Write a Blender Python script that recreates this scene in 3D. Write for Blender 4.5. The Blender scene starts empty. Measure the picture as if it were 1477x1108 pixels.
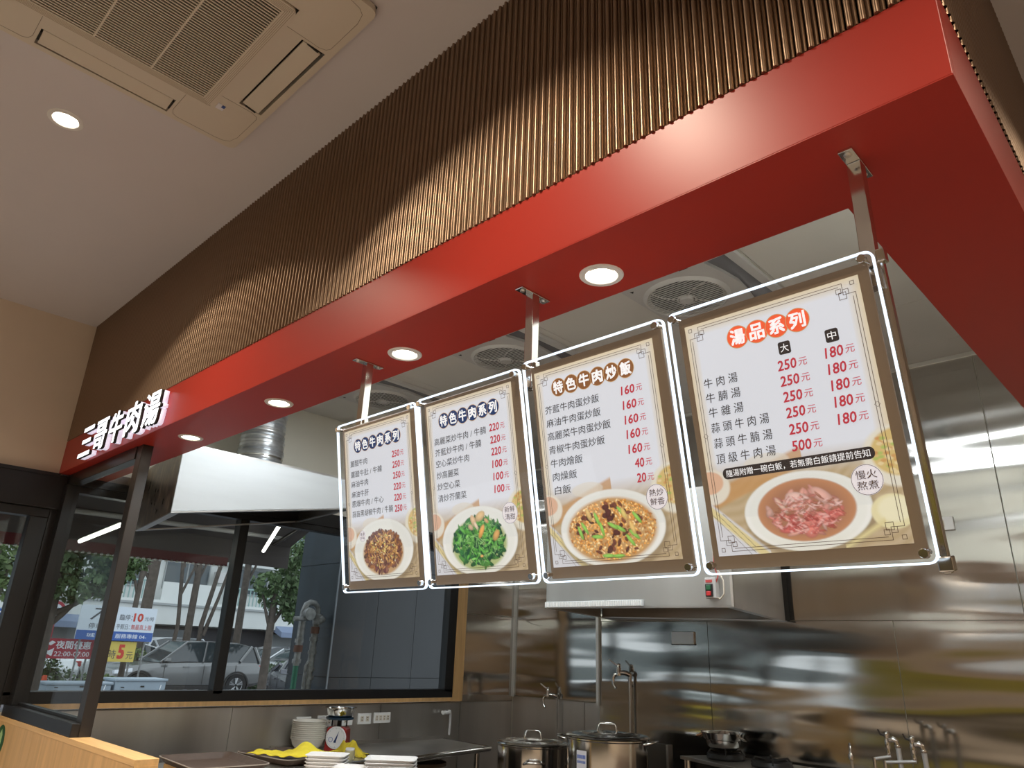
import bpy, bmesh, math, random
import numpy as np
from mathutils import Matrix, Vector
SC = bpy.context.scene
COL = SC.collection
random.seed(7)
RNG = np.random.default_rng(7)
PI = math.pi

# ------------------------------------------------------------------ camera
cam_d = bpy.data.cameras.new('camera'); cam = bpy.data.objects.new('camera', cam_d); COL.objects.link(cam)
M = ((0.71929798, -0.21879306, -0.65934817), (0.69373724, 0.27621906, 0.66515538), (0.03659315, -0.9358593, 0.3504687))
cam.matrix_world = Matrix(((M[0][0], -M[0][1], -M[0][2], 0.0), (M[1][0], -M[1][1], -M[1][2], 0.0),
                           (M[2][0], -M[2][1], -M[2][2], 1.55), (0, 0, 0, 1)))
cam_d.sensor_width = 36.0; cam_d.lens = 1042.695 / 1477 * 36; cam_d.clip_start = 0.02; cam_d.clip_end = 200
SC.camera = cam

# ------------------------------------------------------------------ world, exposure
SC.view_settings.view_transform = 'Standard'; SC.view_settings.look = 'None'
SC.view_settings.gamma = 1.0; SC.view_settings.use_curve_mapping = False
SC.view_settings.exposure = 0.0
w = bpy.data.worlds.new('world'); SC.world = w; w.use_nodes = True
bg = w.node_tree.nodes['Background']; bg.inputs['Color'].default_value = (0.86, 0.92, 1.0, 1); bg.inputs['Strength'].default_value = 1.7

def area(name, loc, size, power, color=(1, 1, 1), rot=(0, 0, 0), size_y=None, spread=180, disk=False):
    l = bpy.data.lights.new(name, 'AREA'); l.energy = power; l.color = color; l.size = size
    if disk: l.shape = 'DISK'
    if size_y: l.shape = 'RECTANGLE'; l.size_y = size_y
    l.spread = math.radians(spread)
    o = bpy.data.objects.new(name, l); o.location = loc; o.rotation_euler = rot; COL.objects.link(o)
    return o
WARM = (1.0, 0.80, 0.58); COOL = (0.86, 0.95, 1.0)
# kitchen tube lamps hang right below their fixtures (built further down)
TUBES = [(-1.15, 2.20), (-2.95, 2.20)]
for tx, ty in TUBES:
    area('kitchen_panel_light', (tx, ty, 3.205), 1.15, 15, COOL, size_y=0.48)
SOFFIT_LAMPS = [(-0.975, 1.287), (-1.774, 1.291), (-2.568, 1.285), (-3.379, 1.281)]
for x, y in SOFFIT_LAMPS:
    area('soffit_lamp_light', (x, y, 2.443), 0.07, 2.2, WARM, spread=110, disk=True)
DINING_LAMPS = [(-2.825, 0.375), (-1.05, 0.40), (0.55, 0.40), (-4.05, -1.3), (-4.15, -.35), (-2.8, -1.3), (-1.3, -1.3), (0.4, -1.3), (1.9, 0.4), (1.9, -1.3), (0.9, 2.3), (1.9, 3.7)]
for x, y in DINING_LAMPS:
    area('ceiling_lamp_light', (x, y, 3.392), 0.08, 18 if y > 0 else (12 if y > -1 else 33), (1.0, 0.85, 0.66), spread=125, disk=True)

# ------------------------------------------------------------------ helpers
def acc(o):
    v = Vector((0, 0, 0))
    while o is not None: v = v + o.location; o = o.parent
    return v

def link(name, me, mat=None, parent=None):
    o = bpy.data.objects.new(name, me); COL.objects.link(o)
    if mat is not None:
        me.materials.clear()
        for m in (mat if isinstance(mat, (list, tuple)) else [mat]): me.materials.append(m)
    if parent is not None: o.parent = parent
    return o

class B:
    """collects vertices and faces of ONE mesh"""
    def __init__(s): s.v = []; s.f = []; s.mi = []; s.cur = 0
    def add(s, vs, fs):
        n = len(s.v); s.v += [tuple(p) for p in vs]; s.f += [tuple(i + n for i in f) for f in fs]; s.mi += [s.cur] * len(fs); return s
    def box(s, x0, y0, z0, x1, y1, z1):
        x0, x1 = min(x0, x1), max(x0, x1); y0, y1 = min(y0, y1), max(y0, y1); z0, z1 = min(z0, z1), max(z0, z1)
        return s.add([(x0, y0, z0), (x1, y0, z0), (x1, y1, z0), (x0, y1, z0), (x0, y0, z1), (x1, y0, z1), (x1, y1, z1), (x0, y1, z1)],
                     [(3, 2, 1, 0), (4, 5, 6, 7), (0, 1, 5, 4), (1, 2, 6, 5), (2, 3, 7, 6), (3, 0, 4, 7)])
    def hexa(s, p):   # 8 corners, bottom 4 then top 4
        return s.add(p, [(3, 2, 1, 0), (4, 5, 6, 7), (0, 1, 5, 4), (1, 2, 6, 5), (2, 3, 7, 6), (3, 0, 4, 7)])
    def prism(s, poly, axis, a, b):   # polygon in the plane across axis, swept a..b
        def P(u, v, t): return {'x': (t, u, v), 'y': (u, t, v), 'z': (u, v, t)}[axis]
        n = len(poly)
        vs = [P(u, v, a) for u, v in poly] + [P(u, v, b) for u, v in poly]
        return s.add(vs, [tuple(range(n))[::-1], tuple(range(n, 2 * n))] + [(i, (i + 1) % n, n + (i + 1) % n, n + i) for i in range(n)])
    def tube(s, path, r, n=8, cap=True):
        path = [Vector(p) for p in path]; rs = r if isinstance(r, (list, tuple)) else [r] * len(path)
        rings = []; prev = None
        for i, p in enumerate(path):
            d = (path[min(i + 1, len(path) - 1)] - path[max(i - 1, 0)]).normalized()
            a = Vector((0, 0, 1)) if abs(d.z) < 0.9 else Vector((1, 0, 0))
            if prev is not None: a = prev
            u = (a - d * a.dot(d)).normalized(); prev = u; w_ = d.cross(u)
            rings.append([p + (u * math.cos(2 * PI * k / n) + w_ * math.sin(2 * PI * k / n)) * rs[i] for k in range(n)])
        vs = [q for ring in rings for q in ring]; fs = []
        for i in range(len(path) - 1):
            for k in range(n): fs.append((i * n + k, i * n + (k + 1) % n, (i + 1) * n + (k + 1) % n, (i + 1) * n + k))
        if cap: fs += [tuple(range(n))[::-1], tuple(range((len(path) - 1) * n, len(path) * n))]
        return s.add(vs, fs)
    def lathe(s, prof, n=24, c=(0, 0, 0), axis='z'):
        vs = []; fs = []; m = len(prof)
        for k in range(n):
            a = 2 * PI * k / n
            for r, h in prof:
                p = {'z': (r * math.cos(a), r * math.sin(a), h), 'y': (r * math.cos(a), h, r * math.sin(a)), 'x': (h, r * math.cos(a), r * math.sin(a))}[axis]
                vs.append((p[0] + c[0], p[1] + c[1], p[2] + c[2]))
        for k in range(n):
            for i in range(m - 1): fs.append((k * m + i, ((k + 1) % n) * m + i, ((k + 1) % n) * m + i + 1, k * m + i + 1))
        return s.add(vs, fs)
    def quad(s, a, b, c, d): return s.add([a, b, c, d], [(0, 1, 2, 3)])
    def build(s, name, mat, parent=None, smooth=None, bevel=0, world=True, sub=0):
        off = acc(parent) if (parent is not None and world) else Vector((0, 0, 0))
        me = bpy.data.meshes.new(name)
        me.from_pydata([(p[0] - off.x, p[1] - off.y, p[2] - off.z) for p in s.v], [], s.f)
        if len(set(s.mi)) > 1: me.polygons.foreach_set('material_index', s.mi)
        bm = bmesh.new(); bm.from_mesh(me); bmesh.ops.remove_doubles(bm, verts=bm.verts, dist=1e-6); bmesh.ops.recalc_face_normals(bm, faces=bm.faces); bm.to_mesh(me); bm.free()
        if smooth is not None:
            me.polygons.foreach_set('use_smooth', [True] * len(me.polygons)); me.set_sharp_from_angle(angle=math.radians(smooth))
        o = link(name, me, mat, parent)
        if bevel:
            b = o.modifiers.new('bevel', 'BEVEL'); b.width = bevel; b.segments = 2; b.limit_method = 'ANGLE'
        if sub:
            m_ = o.modifiers.new('sub', 'SUBSURF'); m_.levels = sub; m_.render_levels = sub
        return o

def box(name, mat, parent, *c, **k): return B().box(*c).build(name, mat, parent, **k)

def tag(o, label=None, cat=None, group=None, kind=None):
    if label: o['label'] = label
    if cat: o['category'] = cat
    if group: o['group'] = group
    if kind: o['kind'] = kind
    return o
def thing(name, label, cat, loc=(0, 0, 0), rot=(0, 0, 0), group=None):
    o = bpy.data.objects.new(name, None); o.empty_display_size = 0.05; COL.objects.link(o)
    o.location = loc; o.rotation_euler = rot
    return tag(o, label, cat, group)
def setting(name):
    o = bpy.data.objects.new(name, None); o.empty_display_size = 0.05; COL.objects.link(o); o['kind'] = 'structure'; return o
def copy_tree(o, parent=None):
    c = o.copy(); COL.objects.link(c); c.parent = parent
    for ch in list(o.children): copy_tree(ch, c)
    return c
def copy_thing(o, loc, label, rot=None):
    c = copy_tree(o); c.location = loc; c['label'] = label
    if rot is not None: c.rotation_euler = rot
    return c

def flat(name, mat, shapes, thick, parent, z=0.0, z0=None):
    """filled 2D shapes (first the outline, then holes) as a slab in the local xy plane"""
    cu = bpy.data.curves.new(name, 'CURVE'); cu.dimensions = '2D'; cu.fill_mode = 'BOTH'; cu.extrude = thick / 2
    for sh in shapes:
        sp = cu.splines.new('POLY'); sp.points.add(len(sh) - 1)
        for i, p in enumerate(sh): sp.points[i].co = (p[0], p[1], 0, 1)
        sp.use_cyclic_u = True
    o = bpy.data.objects.new(name, cu); COL.objects.link(o)
    dg = bpy.context.evaluated_depsgraph_get(); me = bpy.data.meshes.new_from_object(o.evaluated_get(dg))
    bpy.data.objects.remove(o); bpy.data.curves.remove(cu)
    me.transform(Matrix.Translation((0, 0, z)))
    return link(name, me, mat, parent)
def rrect(x0, y0, x1, y1, r, n=5):
    pts = []
    for cx_, cy_, a0 in ((x1 - r, y1 - r, 0), (x0 + r, y1 - r, 90), (x0 + r, y0 + r, 180), (x1 - r, y0 + r, 270)):
        for k in range(n + 1):
            a = math.radians(a0 + 90 * k / n); pts.append((cx_ + r * math.cos(a), cy_ + r * math.sin(a)))
    return pts
def circ(cx_, cy_, r, n=32): return [(cx_ + r * math.cos(2 * PI * k / n), cy_ + r * math.sin(2 * PI * k / n)) for k in range(n)]

def text(name, s, mat, x0, x1, yc, h, parent, z=0.0, bold=0.0, ext=0.0, keep=False, shear=0.0):
    """lettering fitted between x0 and x1, centred on yc, height h, in the parent's local xy plane"""
    cu = bpy.data.curves.new(name, 'FONT'); cu.body = s; cu.resolution_u = 2; cu.offset = bold if ext else 0; cu.shear = shear
    o = bpy.data.objects.new(name, cu); COL.objects.link(o)
    dg = bpy.context.evaluated_depsgraph_get(); me = bpy.data.meshes.new_from_object(o.evaluated_get(dg))
    bpy.data.objects.remove(o); bpy.data.curves.remove(cu)
    if bold and not ext:      # heavier strokes: the glyph outlines printed again a hair to each side
        bm = bmesh.new(); bm.from_mesh(me); src = bm.copy(); bm.free(); bm = bmesh.new()
        offs = [(0, 0), (bold, 0)] if bold < .012 else [(-bold, -bold), (bold, -bold), (bold, bold), (-bold, bold)]
        for k_, (dx, dy) in enumerate(offs):
            tmp = bpy.data.meshes.new('t'); src.to_mesh(tmp); tmp.transform(Matrix.Translation((dx, dy, k_))); bm.from_mesh(tmp); bpy.data.meshes.remove(tmp)
        bm.to_mesh(me); bm.free(); src.free()
    n = len(me.vertices); co = np.empty(n * 3); me.vertices.foreach_get('co', co); co = co.reshape(-1, 3)
    lo, hi = co.min(0), co.max(0); sx = (x1 - x0) / (hi[0] - lo[0]); sy = h / (hi[1] - lo[1])
    co[:, 0] = (co[:, 0] - lo[0]) * sx + x0; co[:, 1] = (co[:, 1] - (lo[1] + hi[1]) / 2) * sy + yc; co[:, 2] = z + np.round(co[:, 2]) * h * .005
    if ext:
        bm = bmesh.new(); bm.from_mesh(me)
        for v, c in zip(bm.verts, co): v.co = c
        bmesh.ops.remove_doubles(bm, verts=bm.verts, dist=1e-5)
        r = bmesh.ops.extrude_face_region(bm, geom=bm.faces[:])
        bmesh.ops.translate(bm, vec=(0, 0, ext), verts=[g for g in r['geom'] if isinstance(g, bmesh.types.BMVert)])
        bmesh.ops.recalc_face_normals(bm, faces=bm.faces); bm.to_mesh(me); bm.free()
    else: me.vertices.foreach_set('co', co.ravel())
    return link(name, me, mat, parent)

# ------------------------------------------------------------------ materials
def nodes(name):
    m = bpy.data.materials.new(name); m.use_nodes = True; return m, m.node_tree.nodes, m.node_tree.links, m.node_tree.nodes['Principled BSDF']
def mat(name, c, rough=0.5, metal=0.0, var=0.0, scale=8.0, stretch=(1, 1, 1), bump=0.0, bscale=None, bdist=0.01, emit=None, es=0.0, spec=None, aniso=0.0, c2=None, coat=0.0, rvar=0.0):
    m, N, L, P = nodes(name)
    P.inputs['Base Color'].default_value = (*c, 1); P.inputs['Roughness'].default_value = rough; P.inputs['Metallic'].default_value = metal
    if spec is not None: P.inputs['Specular IOR Level'].default_value = spec
    if coat: P.inputs['Coat Weight'].default_value = coat; P.inputs['Coat Roughness'].default_value = 0.08
    if aniso: P.inputs['Anisotropic'].default_value = aniso
    if emit: P.inputs['Emission Color'].default_value = (*emit, 1); P.inputs['Emission Strength'].default_value = es
    if var or bump or rvar or c2:
        tc = N.new('ShaderNodeTexCoord'); mp = N.new('ShaderNodeMapping'); mp.inputs['Scale'].default_value = stretch
        L.new(tc.outputs['Object'], mp.inputs['Vector'])
        nz = N.new('ShaderNodeTexNoise'); nz.inputs['Scale'].default_value = scale; nz.inputs['Detail'].default_value = 5; L.new(mp.outputs[0], nz.inputs['Vector'])
        if var or c2:
            rp = N.new('ShaderNodeValToRGB'); L.new(nz.outputs['Fac'], rp.inputs['Fac'])
            a = c if c2 else tuple(x * (1 - var) for x in c); b = c2 if c2 else tuple(min(1, x * (1 + var)) for x in c)
            rp.color_ramp.elements[0].position = 0.3; rp.color_ramp.elements[1].position = 0.7
            rp.color_ramp.elements[0].color = (*a, 1); rp.color_ramp.elements[1].color = (*b, 1)
            L.new(rp.outputs['Color'], P.inputs['Base Color'])
        if rvar:
            mr = N.new('ShaderNodeMapRange'); mr.inputs['From Min'].default_value = 0.3; mr.inputs['From Max'].default_value = 0.7
            mr.inputs['To Min'].default_value = max(0.02, rough - rvar); mr.inputs['To Max'].default_value = rough + rvar
            L.new(nz.outputs['Fac'], mr.inputs['Value']); L.new(mr.outputs[0], P.inputs['Roughness'])
        if bump:
            n2 = nz
            if bscale: n2 = N.new('ShaderNodeTexNoise'); n2.inputs['Scale'].default_value = bscale; n2.inputs['Detail'].default_value = 1.0; L.new(mp.outputs[0], n2.inputs['Vector'])
            bp = N.new('ShaderNodeBump'); bp.inputs['Strength'].default_value = bump; bp.inputs['Distance'].default_value = bdist
            L.new(n2.outputs['Fac'], bp.inputs['Height']); L.new(bp.outputs[0], P.inputs['Normal'])
    return m
def glow(name, c, s):
    m, N, L, P = nodes(name); P.inputs['Base Color'].default_value = (*c, 1)
    P.inputs['Emission Color'].default_value = (*c, 1); P.inputs['Emission Strength'].default_value = s; return m
def pane(name, tint=(1, 1, 1), refl=0.06, rough=0.0):
    m = bpy.data.materials.new(name); m.use_nodes = True; N = m.node_tree.nodes; L = m.node_tree.links; N.clear()
    out = N.new('ShaderNodeOutputMaterial'); tr = N.new('ShaderNodeBsdfTransparent'); tr.inputs[0].default_value = (*tint, 1)
    gl = N.new('ShaderNodeBsdfGlossy'); gl.inputs['Roughness'].default_value = rough
    lw = N.new('ShaderNodeLayerWeight'); lw.inputs['Blend'].default_value = 0.5
    pw = N.new('ShaderNodeMath'); pw.operation = 'POWER'; pw.inputs[1].default_value = 5.0; L.new(lw.outputs['Facing'], pw.inputs[0])
    ma = N.new('ShaderNodeMath'); ma.operation = 'MULTIPLY_ADD'; ma.inputs[1].default_value = .55; ma.inputs[2].default_value = refl; ma.use_clamp = True
    L.new(pw.outputs[0], ma.inputs[0])
    mx = N.new('ShaderNodeMixShader'); L.new(ma.outputs[0], mx.inputs[0]); L.new(tr.outputs[0], mx.inputs[1]); L.new(gl.outputs[0], mx.inputs[2]); L.new(mx.outputs[0], out.inputs[0])
    return m
def printed(name, strength):   # backlit print: colour comes from the print's own ink, stored per vertex
    m, N, L, P = nodes(name); at = N.new('ShaderNodeAttribute'); at.attribute_name = 'ink'
    mb = N.new('ShaderNodeMix'); mb.data_type = 'RGBA'; mb.inputs[0].default_value = .6; mb.inputs[7].default_value = (0, 0, 0, 1); L.new(at.outputs['Color'], mb.inputs[6]); L.new(mb.outputs[2], P.inputs['Base Color']); L.new(at.outputs['Color'], P.inputs['Emission Color'])
    P.inputs['Emission Strength'].default_value = strength; P.inputs['Roughness'].default_value = 0.4; return m

WALL = mat('cream_paint', (0.74, 0.63, 0.51), 0.75, var=0.03, scale=3)
CEIL = mat('white_ceiling_paint', (0.66, 0.63, 0.645), 0.85, var=0.02, scale=2)
KCEIL = mat('grey_white_ceiling_board', (0.62, 0.60, 0.56), 0.6, var=0.03, scale=3)
KWALL = mat('kitchen_white_paint', (0.72, 0.69, 0.60), 0.6, var=0.03, scale=3)
RED = mat('red_laminate', (0.43, 0.031, 0.019), 0.40, bump=0.03, scale=3, bdist=0.01, spec=0.5)
RIB = mat('bronze_ribbed_metal', (0.27, 0.185, 0.125), 0.34, metal=0.85, var=0.10, scale=14, stretch=(1, 1, 0.15), rvar=0.05)
BLACK = mat('black_aluminium', (0.012, 0.012, 0.013), 0.38)
DARKMETAL = mat('dark_bronze_aluminium', (0.05, 0.045, 0.043), 0.32, metal=0.5)
WOOD = mat('light_wood_veneer', (0.60, 0.37, 0.16), 0.42, var=0.14, scale=5, stretch=(6, 6, 0.5))
WOODTOP = mat('light_wood_edge', (0.68, 0.43, 0.19), 0.40, var=0.14, scale=6, stretch=(0.6, 8, 8))
STEEL = mat('wavy_stainless_steel', (0.50, 0.485, 0.46), 0.12, metal=1.0, var=0.05, scale=2.2, stretch=(0.30, 0.30, 2.2), bump=1.0, bscale=1.9, bdist=0.022, rvar=0.04)
STEEL2 = mat('brushed_stainless_steel', (0.62, 0.60, 0.575), 0.36, metal=1.0, var=0.08, scale=5, stretch=(1, 1, 0.1), rvar=0.06)
SATIN = mat('satin_steel_panel', (0.58, 0.56, 0.53), 0.36, metal=0.92, var=0.14, scale=4, stretch=(1, 1, 0.1), rvar=0.08)
STEELP = mat('polished_steel', (0.66, 0.65, 0.63), 0.14, metal=1.0)
STEELW = mat('bright_brushed_hood_steel', (0.58, 0.60, 0.61), 0.50, metal=0.55, var=0.05, scale=6, stretch=(1, 0.25, 2), rvar=0.06)
STEELD = mat('greasy_mottled_steel', (0.30, 0.25, 0.20), 0.42, metal=0.8, var=0.6, scale=26, stretch=(1, 1, 0.45), rvar=0.16)
DUCT = mat('silver_foil_duct', (0.62, 0.64, 0.66), 0.30, metal=0.9, var=0.15, scale=20, bump=0.4, bdist=0.01)
PLAST = mat('off_white_plastic', (0.66, 0.60, 0.50), 0.45)
PLASTG = mat('grey_white_plastic', (0.52, 0.51, 0.50), 0.5)
WHITEP = mat('white_plastic', (0.80, 0.80, 0.78), 0.4)
DARKGAP = mat('dark_recess', (0.02, 0.018, 0.015), 0.8)
BLACKP = mat('black_plastic', (0.02, 0.02, 0.02), 0.45)
RUBBER = mat('black_rubber', (0.015, 0.015, 0.015), 0.8)
LAMP = glow('lamp_diffuser', (1.0, 0.93, 0.78), 14.0)
LAMPK = glow('tube_diffuser', (0.92, 0.97, 1.0), 9.0)
GLASS = pane('window_glass', (0.92, 0.95, 0.95), 0.02)
GLASS2 = pane('partition_glass', (0.95, 0.96, 0.95), 0.03)
ACRYL = pane('clear_acrylic', (0.99, 0.99, 1.0), 0.012)
EDGE = glow('lit_acrylic_edge', (0.70, 0.84, 1.0), 1.15)
TAUPE = mat('taupe_backing', (0.27, 0.205, 0.14), 0.28, metal=0.45, emit=(0.30, 0.22, 0.15), es=0.10)
PRINT = printed('backlit_print', 0.80)
def ink(name, c): return mat(name, c, 0.5, emit=c, es=0.6)
INK_BLACK = ink('black_ink', (0.025, 0.02, 0.02)); INK_RED = ink('red_ink', (0.42, 0.03, 0.05)); INK_NAVY = ink('navy_ink', (0.012, 0.035, 0.12))
INK_BROWN = ink('brown_ink', (0.20, 0.085, 0.03)); INK_ORANGE = ink('orange_red_ink', (0.72, 0.10, 0.035)); INK_WHITE = ink('white_ink', (0.80, 0.84, 0.88))
INK_LINE = ink('thin_brown_ink', (0.07, 0.04, 0.025)); INK_STAMP = ink('stamp_white_ink', (0.66, 0.66, 0.72)); INK_RIM = ink('gold_ink', (0.45, 0.30, 0.15))

# ================================================================== SETTING: room shell
XL = -4.85
YF, YO, XR, XO, ZS, ZF = 1.128, 1.393, -0.147, -0.411, 2.45, 2.645   # bulkhead: front face, opening edge, right face, right opening edge, soffit, top of red band
ZC, ZK = 3.40, 3.24
fl = B().box(-4.9, -4.2, -0.06, 3.6, 1.19, 0).build('floor', mat('dining_floor_tiles', (0.27, 0.24, 0.215), 0.35, var=0.15, scale=3)); fl['kind'] = 'structure'
fl = B().box(-4.9, 1.19, -0.06, 3.6, 5.3, 0).build('floor_kitchen', mat('kitchen_floor_tiles', (0.10, 0.07, 0.06), 0.4, var=0.15, scale=3)); fl['kind'] = 'structure'
ce = setting('ceiling')
B().box(-4.9, -4.2, ZC, 3.6, YF + 0.02, ZC + 0.08).box(XR - 0.02, YF + 0.02, ZC, 3.6, 5.3, ZC + 0.08).build('ceiling_surface', CEIL, ce)
kc = setting('ceiling_kitchen')
B().box(-4.9, YF + 0.02, ZK + 0.012, XR - 0.02, 5.2, ZK + 0.08).build('ceiling_backing', DARKMETAL, kc)
tile_me = None
ys = [1.41, 1.86, 2.44, 3.02, 3.61, 4.18, 4.44]; xs = [-4.84, -3.64, -2.44, -1.24, -0.17]
for i in range(len(ys) - 1):
    for j in range(len(xs) - 1):
        box('ceiling_panel', KCEIL, kc, xs[j] + .0015, ys[i] + .0015, ZK, xs[j + 1] - .0015, ys[i + 1] - .0015, ZK + .012)
box('ceiling_panel', KCEIL, kc, -4.84, 4.4415, ZK, -3.42, 5.05, ZK + .012)
# left wall: dining part (upper cream, black beam, glazing) and kitchen part (white paint above, steel below)
wl = setting('wall_left')
B().box(XL - .12, -4.2, 2.44, XL, YF + .02, ZC).build('painted_wall', WALL, wl)
B().box(XL - .12, YF + .02, 2.50, XL, 5.1, ZK + .02).box(XL - .12, 4.33, 2.04, XL, 5.1, 2.52).box(XL - .12, 4.33, 0.0, XL - .012, 5.1, 2.06).box(XL - .12, 1.13, 0.0, XL - .012, 4.33, 1.165).build('kitchen_wall_surface', KWALL, wl)
box('beam', BLACK, wl, XL - .06, -4.2, 2.24, XL + .035, YF + .05, 2.44, bevel=.004)
box('beam_cap', BLACK, wl, XL - .06, -4.2, 2.425, XL + .045, YF + .0, 2.445)
box('window_lintel', BLACK, wl, XL - .06, YF + .05, 2.40, XL + .02, 4.33, 2.50, bevel=.003)
# steel cladding panels on the left kitchen wall
for y0, y1, z0, z1 in [(1.24, 2.438, 0.0, 1.163), (2.442, 3.618, 0, 1.163), (3.622, 4.418, 0, 1.163), (4.432, 5.045, 0, 1.163), (4.432, 5.045, 1.167, 1.868), (4.432, 5.045, 1.872, 3.2)]:
    box('cladding_panel', STEEL if z0 > 1 else SATIN, wl, XL - .011, y0, z0, XL + .002, y1, z1)
# wooden trim round the kitchen window
t1 = setting('trim_1')
box('sill', WOOD, t1, XL - .10, 1.24, 1.175, XL + .02, 4.43, 1.203)
box('jamb', WOOD, t1, XL - .10, 4.327, 1.203, XL + .02, 4.43, 2.50)
# kitchen window: black frame, mullion, two panes
w1 = setting('window_1')
def wframe(parent, y0, y1, z0, z1, muls, r=.042):
    box('frame_rail', BLACK, parent, XL - .07, y0, z0, XL + .012, y1, z0 + r + .022, bevel=.003)
    box('frame_rail', BLACK, parent, XL - .07, y0, z1 - r, XL + .012, y1, z1, bevel=.003)
    box('frame_stile', BLACK, parent, XL - .07, y0, z0 + r, XL + .012, y0 + r, z1 - r, bevel=.003)
    box('frame_stile', BLACK, parent, XL - .07, y1 - .09, z0 + r, XL + .012, y1, z1 - r, bevel=.003)
    e = [y0 + r] + muls + [y1 - .09]
    for m_ in muls: box('mullion', BLACK, parent, XL - .07, m_ - .032, z0 + r, XL + .012, m_ + .032, z1 - r, bevel=.003)
    for a, b in zip(e[:-1], e[1:]): box('pane', GLASS, parent, XL - .035, a, z0 + r, XL - .031, b, z1 - r)
wframe(w1, 1.13, 4.327, 1.203, 2.40, [2.315])
# storefront glazing left of the bulkhead
w2 = setting('window_2')
wframe(w2, -1.2, 1.13, 0.02, 2.24, [0.0], r=.05)
wframe(w2, -4.1, -1.2, 0.02, 2.24, [-2.7], r=.05)
# back kitchen walls
wb = setting('wall_back')
B().box(-3.415, 4.462, 0, 3.6, 4.56, ZC).box(-4.97, 5.062, 0, -3.3, 5.16, ZK + .02).box(-3.415, 4.462, 0, -3.33, 5.1, ZK + .02).build('wall_core', KWALL, wb)
for x0, x1, z0, z1 in [(-3.415, -2.537, 0, 1.80), (-2.533, -1.4, 0, 1.80), (-1.396, -0.45, 0, 1.80), (-.446, .5, 0, 1.8)]:
    box('cladding_panel', STEEL, wb, x0, 4.450, z0, x1, 4.462, z1)
for x0, x1 in [(-3.415, -2.002), (-1.998, -0.785), (-0.779, 0.5)]:
    box('cladding_panel', STEEL, wb, x0, 4.446, 1.803, x1, 4.462, 3.222)
for x0, x1, z0, z1 in [(-4.84, -4.262, 0, 1.208), (-4.258, -4.03, 0, 1.208), (-4.026, -3.42, 0, 1.208)]:
    box('cladding_panel', STEEL2, wb, x0, 5.05, z0, x1, 5.062, z1)
box('cladding_panel', STEEL, wb, -4.84, 5.046, 1.213, -3.42, 5.062, 3.222)
LITE = mat('pale_corner_trim', (0.62, 0.61, 0.57), 0.35, metal=0.3)
box('corner_trim', LITE, wb, XL, 5.03, 1.205, XL + .028, 5.046, 3.2)
box('corner_trim', LITE, wb, -3.432, 4.43, 1.235, -3.41, 4.446, 3.2)
B().box(-3.42, 4.43, 3.215, XO + .3, 4.446, 3.238).build('wall_top_trim', LITE, wb)
# ends of the room behind and beside the camera (seen only mirrored in the steel)
wr = setting('wall_rear')
box('painted_wall', WALL, wr, -4.9, -4.25, 1.25, 3.6, -4.15, ZC)
box('mirrored_olive_band', mat('olive_upholstery', (0.33, 0.30, 0.035), 0.6), wr, -4.9, -4.25, 0.55, 3.6, -4.10, 1.25, bevel=.01)  # olive band added behind the camera to be mirrored in the steel
box('skirting_wall', mat('dark_panel', (0.05, 0.04, 0.035), 0.6), wr, -4.9, -4.25, 0, 3.6, -4.12, 0.55)
wq = box('wall_right', WALL, None, 3.5, -4.2, 0, 3.6, 4.46, ZC); wq['kind'] = 'structure'

# bulkhead: ribbed bronze face above, red laminate band and soffit below
bh = setting('wall_bulkhead')
B().box(XL, YF + .004, ZF - .01, XR, YF + .03, ZC + .01).box(XL, YF + .2, ZF - .01, XO, YO - .01, ZK + .02).build('bulkhead_core', DARKMETAL, bh)
B().box(XR - .03, YF + .01, ZF - .01, XR - .004, 4.45, ZC + .01).build('bulkhead_side_core', DARKMETAL, bh)
def rib_profile(p, d):   # one rib: a raised half round between two narrow grooves
    return [(0, 0), (p * .05, -d * .5), (p * .14, -d * .88), (p * .27, -d), (p * .40, -d * .88), (p * .49, -d * .5), (p * .54, 0), (p * .62, -d * .02), (p * .67, -d * .42), (p * .76, -d * .58), (p * .85, -d * .42), (p * .90, 0), (p, 0)]
PITCH = 0.0236; H_RIB = ZC - ZF
def rib_mesh(axis):
    pr = rib_profile(PITCH, .011); n = len(pr)
    vs = [((u, v, 0) if axis == 'x' else (-v, u, 0)) for u, v in pr] + [((u, v, H_RIB) if axis == 'x' else (-v, u, H_RIB)) for u, v in pr]
    fs = [(i, i + 1, n + i + 1, n + i) for i in range(n - 1)] + [tuple(range(n)), tuple(range(n, 2 * n))]
    me = bpy.data.meshes.new('rib'); me.from_pydata(vs, [], fs)
    bm = bmesh.new(); bm.from_mesh(me); bmesh.ops.recalc_face_normals(bm, faces=bm.faces); bm.to_mesh(me); bm.free()
    me.polygons.foreach_set('use_smooth', [True] * len(me.polygons)); me.set_sharp_from_angle(angle=math.radians(50)); me.materials.append(RIB); return me
rme = rib_mesh('x'); k = 0; x = XR - .002 - PITCH
while x > XL:
    o = link('rib', rme, None, bh); o.location = (x, YF + .004, ZF); k += 1
    x -= PITCH + (0.0012 if k % 24 == 0 else 0)
b = B(); pr = rib_profile(PITCH, .009); y = YF + .01
while y < 4.43:
    n = len(pr)
    b.add([(XR - .004 - v, y + u, ZF) for u, v in pr] + [(XR - .004 - v, y + u, ZC) for u, v in pr], [(i, i + 1, n + i + 1, n + i) for i in range(n - 1)]); y += PITCH
o = b.build('side_rib_sheet', RIB, bh, smooth=50); o['kind'] = 'stuff'

t2 = setting('trim_2')
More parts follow.
